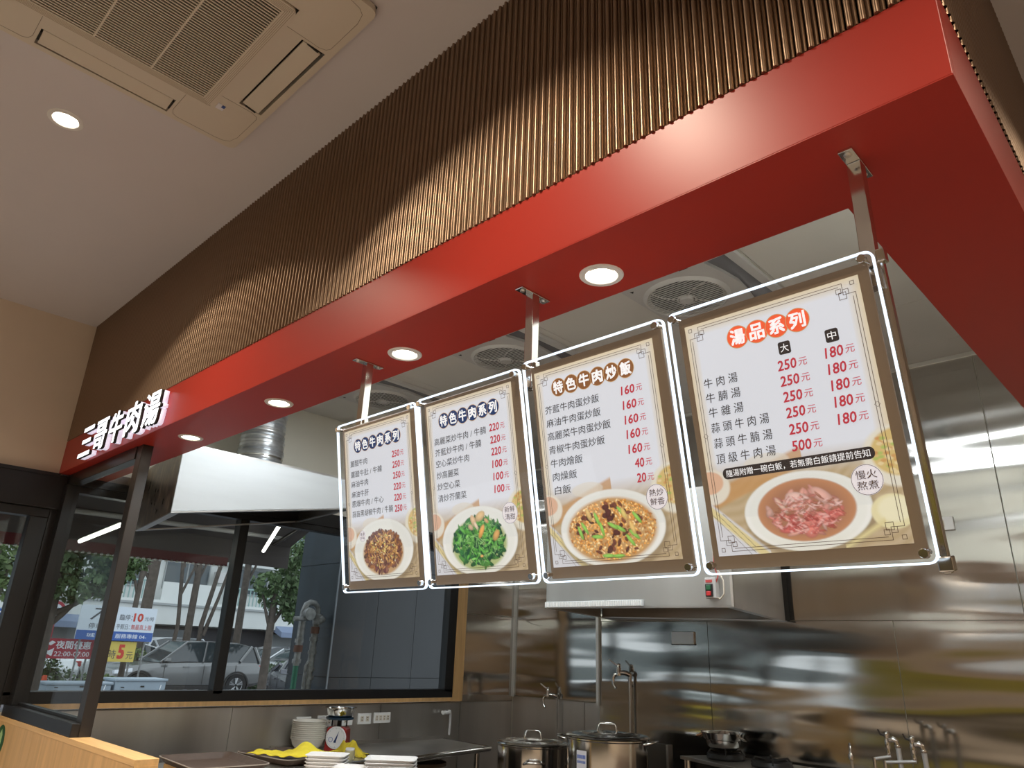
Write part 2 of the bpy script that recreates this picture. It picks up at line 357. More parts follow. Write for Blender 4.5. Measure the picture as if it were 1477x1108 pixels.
# red band: front, right return and the L-shaped soffit with its opening
B().box(XL, YF, ZS + .002, XR, YF + .018, ZF).build('red_fascia', RED, t2, bevel=.0015)
B().box(XR - .018, YF + .018, ZS + .002, XR, 4.45, ZF).build('red_fascia_return', RED, t2, bevel=.0015)
pts = [(XL, YF), (XR, YF), (XR, 4.45), (XO, 4.45), (XO, YO), (XL, YO)]
B().prism(pts, 'z', ZS, ZS + .002).build('red_soffit', RED, t2)
B().box(XL, YO - .012, ZS + .002, XO, YO, ZK).box(XO, YO - .012, ZS + .002, XO + .012, 4.45, ZK).build('opening_liner', KWALL, t2)

# ================================================================== partition, counter wall
pt = thing('glass_partition', 'black framed glass partition standing on the wooden counter wall at far left', 'partition', (-4.3, 1.20, 1.15))
box('frame_rail', BLACK, pt, XL, 1.152, 1.15, -3.705, 1.232, 1.205, bevel=.002)
box('frame_rail', DARKMETAL, pt, XL, 1.18, 2.385, -3.77, 1.232, 2.45, bevel=.002)
box('frame_stile', BLACK, pt, XL, 1.165, 1.205, XL + .10, 1.235, 2.385, bevel=.002)
box('corner_post', DARKMETAL, pt, -3.77, 1.185, 1.15, -3.70, 1.236, 2.45, bevel=.003)
box('glazing_bead', BLACK, pt, -4.75, 1.195, 1.205, -3.77, 1.226, 1.218)
box('pane', GLASS2, pt, -4.75, 1.205, 1.205, -3.77, 1.211, 2.385)
cw = thing('counter_wall', 'low wooden counter wall with light veneer front below the glass partition', 'counter', (-3.9, 1.19, 0))
xs = [XL, -4.2, -3.58, -2.952]
for a, b_ in zip(xs[:-1], xs[1:]): box('veneer_panel', WOOD, cw, a + .001, 1.150, 0, b_ - .001, 1.165, 1.128)
box('core', WOOD, cw, XL, 1.165, 0, -2.955, 1.22, 1.128)
box('top_board', WOODTOP, cw, XL, 1.149, 1.128, -2.952, 1.235, 1.150, bevel=.0008)
box('end_panel', WOODTOP, cw, -2.955, 1.151, 0, -2.949, 1.234, 1.128)
st = thing('leaf_sticker', 'round dark green sticker on the veneer front of the counter wall', 'sticker', (-4.74, 1.149, 1.04))
flat('disc', mat('dark_green_sticker', (0.02, 0.09, 0.03), .5), [circ(0, 0, .075)], .001, st).rotation_euler = (PI / 2, 0, 0)
flat('leaf', mat('pale_green_sticker', (0.35, 0.55, 0.25), .5), [[(.0, -.045), (.03, -.01), (.028, .03), (0, .055), (-.028, .03), (-.03, -.01)]], .0016, st).rotation_euler = (PI / 2, 0, 0)

# ================================================================== downlights
def downlight(name, loc, label, group, r=.056, m=None):
    t = thing(name, label, 'ceiling lamp', loc, group=group)
    B().lathe([(r * .70, .012), (r * .70, -.001), (r * .74, -.004), (r * .95, -.004), (r, -.001), (r, .001)], 32).build('trim_ring', WHITEP, t, smooth=40, world=False)
    B().lathe([(r * .70, .001), (r * .66, -.0015), (r * .62, -.0015), (r * .60, .002)], 32).build('inner_ring', PLAST, t, smooth=40, world=False)
    B().lathe([(0, -.0012), (r * .69, -.0008)], 32).build('diffuser', LAMP, t, world=False)
    return t
dl = downlight('downlight', (SOFFIT_LAMPS[0][0], SOFFIT_LAMPS[0][1], ZS), 'round downlight in the red soffit above the third menu board, nearest of four', 'downlights in the red soffit')
for (x, y), lab in zip(SOFFIT_LAMPS[1:], ['round downlight in the red soffit above the second menu board, second from the right', 'round downlight in the red soffit left of the three hanger plates, above the steel duct', 'round downlight in the red soffit beside the illuminated letters, leftmost of four']):
    copy_thing(dl, (x, y, ZS), lab)
dd = downlight('downlight', (DINING_LAMPS[0][0], DINING_LAMPS[0][1], ZC), 'round lit downlight in the white ceiling beside the air conditioner', None, r=.062)
for (tx, ty), lab in zip(TUBES, ('flat white light panel in the kitchen ceiling nearer the right hood', 'flat white light panel in the kitchen ceiling nearer the window')):
    t = thing('ceiling_light_panel', lab, 'ceiling lamp', (tx, ty, ZK), group='kitchen light panels')
    flat('frame', WHITEP, [rrect(-.62, -.29, .62, .29, .01), rrect(-.58, -.25, .58, .25, .004)], .03, t, z=-.015)
    B().box(-.58, -.25, -.012, .58, .25, -.008).build('diffuser', LAMPK, t, world=False)

# ================================================================== air conditioner cassette
ac = thing('air_conditioner', 'large square cream ceiling cassette air conditioner at top left', 'air conditioner', (-1.987, .395, ZC))
S_ = .4825
def acl(x, y): return (x, y)
hole = [(-.31, -.31), (.31, -.31), (.31, .31), (-.31, .31)]
slots = [[(-.215, .375), (.215, .375), (.215, .46), (-.215, .46)], [(-.215, -.46), (.215, -.46), (.215, -.375), (-.215, -.375)],
         [(-.46, -.215), (-.375, -.215), (-.375, .215), (-.46, .215)], [(.375, -.215), (.46, -.215), (.46, .215), (.375, .215)]]
flat('face_panel', PLAST, [rrect(-S_, -S_, S_, S_, .03)] + [hole] + slots, .022, ac, z=-.016)
B().box(-S_ + .006, -S_ + .006, -.006, S_ - .006, S_ - .006, 0).build('back_plate', DARKGAP, ac, world=False)
JM = mat('joint_brown', (0.25, .20, .15), .7)  # brown of the thin panel joint lines
for sx in (-1, 1):
    for sy in (-1, 1):
        q = [(.2265, .315), (.2265, .372), (.2265, .43), (.235, .452), (.25, .46), (.40, .46), (.44, .45), (.455, .43), (.46, .40), (.46, .25), (.452, .235), (.43, .2265), (.372, .2265), (.315, .2265)]
        B().tube([(sx * u, sy * v, -.0272) for u, v in q], .0007, 4).build('panel_joint', JM, ac, world=False)
for i, (rx, ry, ln) in enumerate([(0, .418, 0), (0, -.418, 0), (-.418, 0, 1), (.418, 0, 1)]):
    b = B()
    if ln == 0: b.box(-.208, -.034, -.004, .208, .030, .004)
    else: b.box(-.034, -.208, -.004, .030, .208, .004)
    o = b.build('louvre', PLAST, ac, world=False, bevel=.002); o.location = (rx + (0 if ln == 0 else (.006 if rx < 0 else -.002)), ry + ((-.0 if ry > 0 else .004) if ln == 0 else 0), -.024)
    o.rotation_euler = (math.radians(-9 if ry > 0 else 9), 0, 0) if ln == 0 else (0, math.radians(-9 if rx < 0 else 9), 0)
    for s in (-1, 1):
        h = B()
        if ln == 0: h.box(s * .208, -.02, -.006, s * .214, .02, .004)
        else: h.box(-.02, s * .208, -.006, .02, s * .214, .004)
        h.build('hinge', DARKGAP, o, world=False)
flat('grille_frame', PLAST, [rrect(-.308, -.308, .308, .308, .02), rrect(-.272, -.272, .272, .272, .002)], .008, ac, z=-.030)
g = B(); nsl = 46
for i in range(nsl):
    x = -.27 + .54 * (i + .5) / nsl
    g.box(x - .0026, -.272, -.033, x + .0022, .272, -.030)
o = g.build('grille_slats', PLAST, ac, world=False); o['kind'] = 'stuff'
for y in (-.09, .09): B().box(-.272, y - .003, -.0345, .272, y + .003, -.026).build('grille_bar', PLAST, ac, world=False)
gf = B()
for i in range(5):
    e = .280 + i * .0055
    gf.box(-e, -e, -.0346, e, -e + .0016, -.0340).box(-e, e - .0016, -.0346, e, e, -.0340).box(-e, -e, -.0346, -e + .0016, e, -.0340).box(e - .0016, -e, -.0346, e, e, -.0340)
gf.build('frame_groove', mat('groove_tan', (.42, .35, .25), .6), ac, world=False)
lab = thing('label', None, None); COL.objects.unlink(lab); bpy.data.objects.remove(lab)
B().box(-.300, .325, -.0285, -.268, .352, -.0270).build('rating_label', mat('white_label', (.75, .75, .8), .5), ac, world=False)
B().box(-.284, .340, -.0290, -.268, .352, -.0284).build('blue_label', mat('blue_label', (.05, .09, .3), .5), ac, world=False)

# ================================================================== kitchen ceiling fan units
def fan_unit(loc, label):
    t = thing('ceiling_fan_unit', label, 'ceiling fan', loc, group='square fan units in the kitchen ceiling')
    hw, hy = .297, .297
    fc = (-.078, -.02); fr = .192
    lens = [(.150 + .0, -.255), (.255, -.262), (.262, .262), (.150, .255), (.175, .12), (.188, 0), (.175, -.12)]
    outline = rrect(-hw, -hy, hw, hy, .05)
    flat('face_panel', PLASTG, [outline, circ(fc[0], fc[1], fr, 40), lens], .02, t, z=-.012)
    flat('outlet_recess', mat('grey_translucent_recess', (.16, .16, .175), .25) if 'grey_translucent_recess' not in bpy.data.materials else bpy.data.materials['grey_translucent_recess'], [lens], .004, t, z=-.004)
    B().lathe([(fr * .9, -.020), (fr, -.036), (fr * 1.06, -.030), (fr * 1.10, -.020)], 40, (fc[0], fc[1], 0)).build('grille_ring', PLASTG, t, smooth=50, world=False)
    B().lathe([(0, -.004), (fr, -.004)], 32, (fc[0], fc[1], 0)).build('fan_well', DARKGAP, t, world=False)
    g = B(); n = 22
    for i in range(n):
        y = -fr + 2 * fr * (i + .5) / n; c = math.sqrt(max(0, fr * fr - y * y)) * .99
        g.box(fc[0] - c, fc[1] + y - .0030, -.034, fc[0] + c, fc[1] + y + .0030, -.031)
    o = g.build('grille_slats', PLASTG, t, world=False); o['kind'] = 'stuff'
    for a in range(4):
        an = math.radians(30 + 90 * a)
        pth = [(fc[0] + math.cos(an + q * .5) * fr * q, fc[1] + math.sin(an + q * .5) * fr * q, -.037) for q in (.2, .45, .7, .97)]
        B().tube(pth, .003, 6).build('grille_strut', PLASTG, t, world=False)
    B().lathe([(0, -.046), (.030, -.045), (.034, -.040), (.034, -.030)], 20, (fc[0], fc[1], 0)).build('hub', PLASTG, t, smooth=40, world=False)
    B().lathe([(.040, -.036), (.044, -.041), (.048, -.036)], 24, (fc[0], fc[1], 0)).build('hub_ring', PLASTG, t, smooth=40, world=False)
    for sx, sy in ((-1, -1), (-1, 1)): B().prism([(sx * .262, sy * .235), (sx * .262 + .02, sy * .235 + .004), (sx * .262 + .006, sy * .235 + .02)], 'z', -.0235, -.0221).build('corner_mark', DARKGAP, t, world=False)
    B().box(.030, -.272, -.0240, .075, -.262, -.0221).build('slot', DARKGAP, t, world=False)
    B().box(.020, -.288, -.0240, .05, -.276, -.0221).build('indicator', WHITEP, t, world=False)
    return t
fu = fan_unit((-1.545, 2.845, ZK), 'square grey ceiling fan unit right of the middle hanger post, above the third menu board')
copy_thing(fu, (-2.785, 2.845, ZK), 'square grey ceiling fan unit seen just left of the middle hanger post')
copy_thing(fu, (-4.01, 2.845, ZK), 'square grey ceiling fan unit behind the leftmost hanger post')

# ================================================================== menu boards
TILT = math.radians(10.6); SM = .965
PX = 0.00155
def poster(kind, k):
    """ink colours of the print: a numpy canvas, sampled on a vertex grid"""
    rng = np.random.default_rng(k)
    W, H = .362, .482; nx = 210; vr = np.concatenate([np.linspace(0, .27, 30, endpoint=False), np.linspace(.27, H, 124)])
    ux = np.linspace(0, W, nx); U, V = np.meshgrid(ux * 100, vr * 100)      # centimetres, V downwards
    img = np.zeros(U.shape + (3,))
    paper = np.array([.675, .705, .755]); warm = np.array([.66, .57, .40])
    e = np.minimum(np.minimum(U, 36.2 - U), V); wgt = np.clip(1 - e / 2.6, 0, 1)[..., None] ** .7
    img[:] = paper * (1 - wgt) + warm * wgt
    # bottom photograph: table top, wooden board, napkin, far dishes fading in below 27 cm
    t = np.clip((V - 29.5) / 5, 0, 1)[..., None]
    grain = .03 * np.sin(U * 1.3 + V * 3.1 + np.sin(U * .7) * 2)[..., None]
    table = np.array([.46, .36, .22]) + grain
    img = img * (1 - t) + table * t
    def blend(mask, c, a=1.0):
        m = (np.clip(mask, 0, 1) * a)[..., None]; img[:] = img * (1 - m) + np.array(c) * m
    def ell(cx_, cy_, rx, ry, soft=.12): 
        d = np.sqrt(((U - cx_) / rx) ** 2 + ((V - cy_) / ry) ** 2); return np.clip((1 - d) / soft + .5, 0, 1), d
    board = np.clip(1 - np.abs((V - 34.8) + (U - 8) * .33) / 2.2, 0, 1)
    blend(np.clip(board * 3, 0, 1) * (U < 20), (.50, .27, .10), .8)
    blend(ell(13, 31.0, 4.6, 1.7)[0], (.66, .62, .52), .65)
    m, _ = ell(.5, 34.5, 4.2, 3.6); blend(m, (.68, .64, .54)); m, _ = ell(.3, 33.6, 3.1, 2.3); blend(m, (.62, .30, .15), .7)
    m, d = ell(36.5, 33.2, 5.8, 5.4); blend(m, (.70, .67, .56)); m, _ = ell(37.0, 32.6, 4.8, 4.2); blend(m, (.60, .45, .18))
    for q in range(60):
        a, r_ = rng.uniform(0, 6.28), rng.uniform(0, 1) ** .5
        cc = [(.55, .28, .10), (.35, .48, .12), (.72, .60, .35)][q % 3]
        m, _ = ell(37.0 + 4.4 * r_ * math.cos(a), 32.6 + 3.9 * r_ * math.sin(a), .5, .3, .4); blend(m, cc, .8)
    nap = np.clip(((V - 37.5) - (U - 0) * .9) / .6, 0, 1) * (U < 11); blend(nap, (.62, .64, .68), .9)
    yl = np.clip(1 - np.abs((V - 43) - (U - 4) * .9) / 1.4, 0, 1) * (U < 11); blend(np.clip(yl * 2, 0, 1), (.66, .55, .22), .85)
    for q in range(3):
        ln = np.clip(1 - np.abs((V - 43.0 + q * .0) - (U - 2.6 - q * 1.1) * 1.15) / .14, 0, 1) * (U < 8) * (V > 40); blend(ln, (.08, .06, .05), .8)
    cx_, cy_, rx, ry = {1: (18.6, 39.5, 15.4, 9.3), 2: (18.5, 39.9, 15.0, 9.0), 3: (18.4, 40.3, 14.8, 8.6), 4: (18.9, 41.0, 12.0, 7.3)}[kind]
    blend(ell(cx_ + .5, cy_ + .9, rx * 1.03, ry * 1.05, .10)[0], (.22, .16, .09), .6)
    m, d = ell(cx_, cy_, rx, ry, .03); rim = np.clip(1 - np.abs(d - .95) / .05, 0, 1)
    blend(m, (.74, .75, .69)); blend(rim * m, (.80, .80, .76), .8)
    blend(m * np.clip((d - .55) / .3, 0, 1) * (V < cy_), (.66, .68, .64), .5)
    blend(m * np.clip((V - cy_) / ry - .5, 0, 1), (.55, .50, .28), .5)
    def dab(x, y, a_, b_, ang, c, shade=.42, al=1.0):
        R = max(a_, b_) * 1.3; i0, i1 = np.searchsorted(ux * 100, [x - R, x + R]); j0, j1 = np.searchsorted(vr * 100, [y - R, y + R])
        if i1 <= i0 or j1 <= j0: return
        du = U[j0:j1, i0:i1] - x; dv = V[j0:j1, i0:i1] - y
        p = (du * math.cos(ang) + dv * math.sin(ang)) / a_; q = (-du * math.sin(ang) + dv * math.cos(ang)) / b_
        dd_ = p * p + q * q; m_ = np.clip((1 - dd_) / .35, 0, 1)[..., None] * al
        hl = (1 - shade * np.clip(dd_, 0, 1) + .35 * np.clip(.5 - dv / R - dd_ * .5, 0, 1))[..., None]
        img[j0:j1, i0:i1] = img[j0:j1, i0:i1] * (1 - m_) + np.clip(np.array(c) * hl, 0, 1) * m_
    def heap(n, fx, fy, cols, sa, sb, up=1.0):
        pts_ = []
        for _ in range(n):
            a, r_ = rng.uniform(0, 6.28), rng.uniform(0, 1) ** .55
            pts_.append((cx_ + fx * r_ * math.cos(a), cy_ + .3 + fy * r_ * math.sin(a) - up * (1 - r_) * 1.5))
        pts_.sort(key=lambda p: p[1])
        for x, y in pts_:
            c = np.array(cols[rng.integers(len(cols))]) * rng.uniform(.75, 1.2)
            dab(x, y, rng.uniform(*sa), rng.uniform(*sb), rng.uniform(-1.4, 1.4), c)
    if kind == 1:
        blend(ell(cx_, cy_ + .8, 10.6, 6.6, .1)[0], (.45, .26, .10), .9)
        heap(420, 9.8, 6.0, [(.16, .07, .045), (.10, .045, .03), (.22, .10, .07), (.30, .13, .05), (.14, .05, .05)], (.6, 1.5), (.4, .8), 1.3)
        heap(190, 7.8, 5.2, [(.66, .42, .16), (.58, .34, .12), (.45, .22, .06)], (.5, 1.2), (.12, .26), 1.8)
        heap(30, 8, 5, [(.62, .60, .20), (.70, .62, .40)], (.3, .6), (.15, .3), 1)
    if kind == 2:
        blend(ell(cx_, cy_ + .8, 11.0, 6.8, .1)[0], (.35, .42, .14), .9)
        heap(300, 10.2, 6.2, [(.02, .10, .03), (.03, .15, .04), (.015, .07, .035), (.08, .25, .05)], (.9, 2.2), (.35, .8), 1.3)
        heap(80, 8.8, 5.6, [(.12, .40, .07), (.20, .50, .11), (.09, .32, .05)], (.8, 1.9), (.3, .55), 1.0)
        for q in range(200):
            a, r_ = rng.uniform(0, 6.28), rng.uniform(0, 1) ** .6
            dab(cx_ + 9.4 * r_ * math.cos(a), cy_ + .2 + 5.8 * r_ * math.sin(a), rng.uniform(.4, 1.4), rng.uniform(.08, .2), rng.uniform(-1.4, 1.4), [(.30, .55, .20), (.01, .05, .02), (.12, .30, .08)][q % 3], al=.8)
        for x, y, a_, b_, an, c in [(17, 34.6, 1.9, 1.1, 1.1, (.60, .42, .24)), (19.8, 33.6, 2.3, 1.3, -.4, (.62, .44, .22)), (20, 37.6, 2.2, .9, -1.0, (.70, .36, .10)), (25.6, 39.0, 1.8, 1.1, -.8, (.58, .34, .12)), (15.8, 36.2, 1.2, .8, .5, (.50, .36, .22)), (18, 36.0, 1.4, .6, 1.0, (.66, .54, .38)), (19.4, 44.0, .7, .4, 0, (.66, .38, .12)), (22.2, 35.0, 1.1, .6, .6, (.52, .33, .15))]: dab(x, y, a_, b_, an, c)
    if kind == 3:
        blend(ell(cx_, cy_ + .4, 12.6, 7.2, .1)[0], (.50, .28, .10), .95)
        heap(1100, 12.2, 6.6, [(.80, .42, .12), (.72, .34, .08), (.86, .55, .22), (.58, .26, .06), (.84, .62, .32), (.45, .18, .05)], (.25, .55), (.16, .30), 1.2)
        heap(60, 11, 5.8, [(.14, .05, .035), (.10, .04, .03), (.20, .07, .04)], (.5, 1.1), (.3, .6), 1.0)
        for x, y in [(17.6, 35.6), (18.2, 36.6), (17.4, 37.4), (18.6, 38.2), (18.3, 37.0), (20, 41.5)]: dab(x, y, 1.1, .7, rng.uniform(-1, 1), (.10, .035, .03))
        for x, y, an in [(14.8, 38, 1.2), (16, 40.4, 1.3), (21.0, 40.6, .5), (19.2, 39.9, .5), (23.6, 43.4, .9), (24.8, 42.2, .7), (9.6, 40.8, 1.2), (11, 39.8, 1.0), (14.5, 42.0, .1), (17, 46.4, .05), (22, 37.0, .8), (26, 38.6, .9), (19.8, 46.6, 0)]: dab(x, y, 1.9, .5, an, (.26, .52, .10))
        for x, y in [(12.6, 37.0), (24.5, 40.8), (22.6, 37.6)]: dab(x, y, 1.7, .7, 1.2, (.70, .50, .18), al=.8)
    if kind == 4:
        m, d = ell(cx_, cy_ - .2, 9.2, 5.7, .05); blend(m, (.36, .17, .10)); blend(m * np.clip((d - .7) / .3, 0, 1), (.50, .24, .12), .9)
        heap(46, 7.2, 3.9, [(.50, .24, .20), (.58, .30, .24), (.45, .20, .16), (.60, .36, .30)], (.9, 2.0), (.3, .7), .8)
        for x, y, a_, b_, an, c in [(21, 42.6, 2.8, 1.0, -.5, (.56, .16, .14)), (15.8, 44.0, 2.6, .9, -.1, (.58, .15, .13)), (19.4, 44.6, 1.5, 1.6, .4, (.60, .20, .16)), (24, 42.2, 2.6, 1.0, -.6, (.54, .17, .14)), (17.5, 40.4, 3.2, .8, -.1, (.62, .34, .26)), (22.5, 38.6, 2.6, 1.2, .7, (.62, .36, .30)), (17.6, 38.4, 2.2, 1.1, .2, (.66, .44, .38)), (14.5, 39.6, 2.0, .5, 1.0, (.60, .40, .32))]: dab(x, y, a_, b_, an, c)
        for q in range(260):
            a, r_ = rng.uniform(0, 6.28), rng.uniform(0, 1) ** .6
            x, y = cx_ + 6.8 * r_ * math.cos(a), cy_ + .6 + 3.6 * r_ * math.sin(a); low = y > cy_ + .6
            dab(x, y, rng.uniform(.4, 1.3), rng.uniform(.10, .30), rng.uniform(-.9, .9), [(.70, .48, .44), (.40, .14, .11), (.62, .26, .22), (.30, .12, .07)][q % 4] if not low else [(.66, .24, .20), (.48, .10, .09), (.72, .40, .36), (.34, .07, .06)][q % 4], al=.75)
        m, _ = ell(34.0, 42.6, 3.6, 3.0, .1); blend(m, (.70, .64, .38)); m, _ = ell(34.3, 42.2, 2.7, 2.2, .3); blend(m, (.76, .72, .50))
        blend(np.clip(1 - np.abs((V - 46.0) + (U - 29) * .55) / .9, 0, 1) * (U > 25) * (U < 32.5), (.66, .58, .30))
    img = np.clip(img, 0, 1); n = img.shape[0]
    vs = np.zeros((n, nx, 3)); vs[..., 0] = ux[None, :] - W / 2; vs[..., 1] = -vr[:, None]; 
    idx = np.arange(n * nx).reshape(n, nx); f = np.stack([idx[:-1, :-1], idx[1:, :-1], idx[1:, 1:], idx[:-1, 1:]], -1).reshape(-1, 4)
    me = bpy.data.meshes.new('poster'); me.from_pydata(vs.reshape(-1, 3).tolist(), [], f.tolist())
    at = me.color_attributes.new('ink', 'FLOAT_COLOR', 'POINT'); at.data.foreach_set('color', np.concatenate([img.reshape(-1, 3), np.ones((n * nx, 1))], 1).ravel())
    return me

def circle_ring(c, r, w_, z): return None
MENUS = [
 dict(x0=-2.051, k=1, disc=(INK_NAVY, INK_NAVY), title='特色牛肉系列', tx=(9.6, 29.8), ty=-3.55, label='leftmost backlit menu board, navy title discs and a plate of dark braised beef',
      names=[('薑醋牛肉', 5.0, 14.4, -9.0), ('薑醋牛肚 / 牛雜', 5.0, 21.9, -12.5), ('麻油牛肉', 5.0, 14.4, -15.7), ('麻油牛肝', 5.0, 14.4, -19.0), ('蔥爆牛肉 / 牛心', 5.0, 21.9, -22.0), ('蒜苗黑胡椒牛肉 / 牛腩', 5.0, 26.4, -25.3)],
      prices=[('250', -9.0), ('250', -12.3), ('250', -15.6), ('220', -19.0), ('220', -22.3), ('250', -25.6)], px=27.2, stamp=('香濃', '好味', 10.0, -32.4)),
 dict(x0=-1.634, k=2, disc=(INK_NAVY, INK_NAVY), title='特色牛肉系列', tx=(10.4, 30.5), ty=-3.2, label='second backlit menu board from the left, navy title discs and a plate of stir-fried greens',
      names=[('高麗菜炒牛肉 / 牛腩', 5.8, 27.2, -8.8), ('芥藍炒牛肉 / 牛腩', 5.8, 25.0, -12.0), ('空心菜炒牛肉', 5.8, 19.8, -15.2), ('炒高麗菜', 5.8, 15.2, -18.5), ('炒空心菜', 5.8, 15.4, -21.7), ('清炒芥蘭菜', 5.8, 17.6, -25.0)],
      prices=[('220', -8.6), ('220', -11.9), ('220', -15.1), ('100', -18.4), ('100', -21.7), ('100', -25.0)], px=28.4, stamp=('新鮮', '清甜', 33.3, -31.6)),
 dict(x0=-1.200, k=3, disc=(INK_BROWN, INK_BROWN), title='特色牛肉炒飯', tx=(10.2, 30.4), ty=-2.9, label='third backlit menu board, brown title discs and a bowl of fried rice',
      names=[('芥藍牛肉蛋炒飯', 5.2, 22.0, -8.0), ('麻油牛肉蛋炒飯', 5.2, 22.0, -11.3), ('高麗菜牛肉蛋炒飯', 5.2, 24.4, -14.6), ('青椒牛肉蛋炒飯', 5.2, 22.2, -18.0), ('牛肉燴飯', 5.2, 15.2, -21.3), ('肉燥飯', 5.4, 13.0, -24.6), ('白飯', 5.6, 10.7, -27.9)],
      prices=[('160', -7.9), ('160', -11.3), ('160', -14.7), ('160', -18.0), ('160', -21.4), ('40', -24.7), ('20', -28.0)], px=28.3, stamp=('熱炒', '鮮香', 34.1, -32.6)),
 dict(x0=-0.767, k=4, disc=(INK_ORANGE, INK_ORANGE), title='湯品系列', tx=(14.8, 27.2), ty=-3.0, label='rightmost and largest-looking backlit menu board, orange title discs and a bowl of beef soup',
      names=[('牛 肉 湯', 5.8, 13.4, -11.0), ('牛 腩 湯', 5.8, 13.5, -14.1), ('牛 雜 湯', 5.9, 13.6, -17.2), ('蒜 頭 牛 肉 湯', 5.9, 18.4, -20.4), ('蒜 頭 牛 腩 湯', 6.0, 18.5, -23.6), ('頂 級 牛 肉 湯', 6.0, 18.6, -26.8)],
      prices=[('250', -11.0), ('250', -14.1), ('250', -17.2), ('250', -20.3), ('250', -23.5), ('500', -26.7)], px=21.8, stamp=('慢火', '熬煮', 34.0, -34.6)),
]
for mi, D in enumerate(MENUS):
    t = thing('menu_board', D['label'], 'menu board', (SM * (D['x0'] + .211), SM * (1.2555 + .495 * math.sin(TILT)), 1.55 + SM * (.65 - .495 * math.cos(TILT))), (PI / 2 + TILT, 0, 0), group='backlit menu boards under the red soffit')
    t.scale = (SM, SM, SM)
    X = lambda c: c / 100 - .211
    Y = lambda c: c / 100 + .495
    oa, ob, ot, pa, pb = {1: (-.6, 41.0, 4.7, 2.2, 37.0), 2: (.3, 42.1, 4.8, 3.0, 37.8), 3: (-.1, 42.3, 5.65, 2.7, 38.3), 4: (.1, 42.9, 5.75, 3.3, 39.4)}[D['k']]
    xa, xb, ya, yb = X(oa), X(ob), Y(-49.5), Y(ot)
    # acrylic cover, lit edge, backing, poster
    B().box(xa + .004, ya + .004, -.001, xb - .004, yb - .004, .001).build('cover_sheet', ACRYL, t, world=False)
    flat('lit_edge', EDGE, [rrect(xa, ya, xb, yb, .016), rrect(xa + .0034, ya + .0034, xb - .0034, yb - .0034, .0126)], .008, t, z=-.003)
    flat('backing_panel', TAUPE, [rrect(X(oa + 1.9), Y(-48.6), X(ob - 1.6), Y(ot - 1.7), .004)], .006, t, z=-.014)
    B().box(X(2), Y(-47.5), -.026, X(40.5), Y(3.5), -.0172).build('rear_tray', PLASTG, t, world=False)
    po = link('poster', poster(D['k'], D['k'] + 3), PRINT, t); po.location = ((X(pa) + X(pb)) / 2, Y(2.2), -.0105); po.scale = ((pb - pa) / 36.2, 1, 1)
    z = -.0100; zt = -.0096
    # printed border: two thin lines, corner frets, side diamonds
    b = B()
    def ln(x0, y0, x1, y1, w_=.10):
        b.quad((X(min(x0, x1) - w_ / 2), Y(min(y0, y1) - w_ / 2), zt), (X(max(x0, x1) + w_ / 2), Y(min(y0, y1) - w_ / 2), zt), (X(max(x0, x1) + w_ / 2), Y(max(y0, y1) + w_ / 2), zt), (X(min(x0, x1) - w_ / 2), Y(max(y0, y1) + w_ / 2), zt))
    L_, R_, T_, Bo = pa + .9, pb - .9, 1.4, -45.2
    for ins, cut in ((0, 2.2), (.55, 2.9)):
        ln(L_ + ins, T_ - cut, L_ + ins, Bo + cut); ln(R_ - ins, T_ - cut, R_ - ins, Bo + cut); ln(L_ + cut, T_ - ins, R_ - cut, T_ - ins); ln(L_ + cut, Bo + ins, R_ - cut, Bo + ins)
    for sx, cx_ in ((1, L_), (-1, R_)):
        for sy, cy_ in ((-1, T_), (1, Bo)):
            def sq(a, c_, s_):
                x0, x1, y0, y1 = cx_ + sx * a, cx_ + sx * (a + s_), cy_ + sy * c_, cy_ + sy * (c_ + s_)
                ln(x0, y0, x1, y0); ln(x0, y1, x1, y1); ln(x0, y0, x0, y1); ln(x1, y0, x1, y1)
            sq(0, 0, .7); sq(1.2, 1.2, 1.0); sq(1.7, 1.7, 1.3); sq(2.5, .9, .9)
            ln(cx_, cy_ + sy * 2.2, cx_ + sx * 1.2, cy_ + sy * 2.2); ln(cx_ + sx * 2.2, cy_, cx_ + sx * 2.2, cy_ + sy * 1.2)
    for dx in (L_ + .27, R_ - .27):
        for q in range(4):
            a0, a1 = PI / 2 * q, PI / 2 * (q + 1); p0 = Vector((dx + .5 * math.cos(a0), -21.8 + .5 * math.sin(a0))); p1 = Vector((dx + .5 * math.cos(a1), -21.8 + .5 * math.sin(a1)))
            dq = (p1 - p0).normalized() * .03; nq = Vector((-dq.y, dq.x))
            b.quad(*[(X(p.x), Y(p.y), zt) for p in (p0 - nq, p1 - nq, p1 + nq, p0 + nq)])
    b.build('printed_border', INK_LINE, t, world=False)
    # title discs and characters
    n = len(D['title']); r = .0218 if n == 6 else .0225
    for i, ch in enumerate(D['title']):
        cx_ = X(D['tx'][0] + (D['tx'][1] - D['tx'][0]) * i / (n - 1)); cy_ = Y(D['ty'])
        flat('title_rim', INK_RIM, [circ(cx_, cy_, r * 1.06, 28), circ(cx_, cy_, r, 28)], .0001, t, z=z + .0001 * i)
        flat('title_disc', D['disc'][0], [circ(cx_, cy_, r, 28)], .0001, t, z=z + .0001 * i)
        text('title_character', ch, INK_WHITE, cx_ - r * .70, cx_ + r * .70, cy_, r * 1.45, t, z=z + .0008, bold=.028)
    for s, a, c_, yy in D['names']:
        text('dish_name', s, INK_BLACK, X(a), X(c_), Y(yy), .0205, t, z=z + .0004, bold=.010, shear=.06)
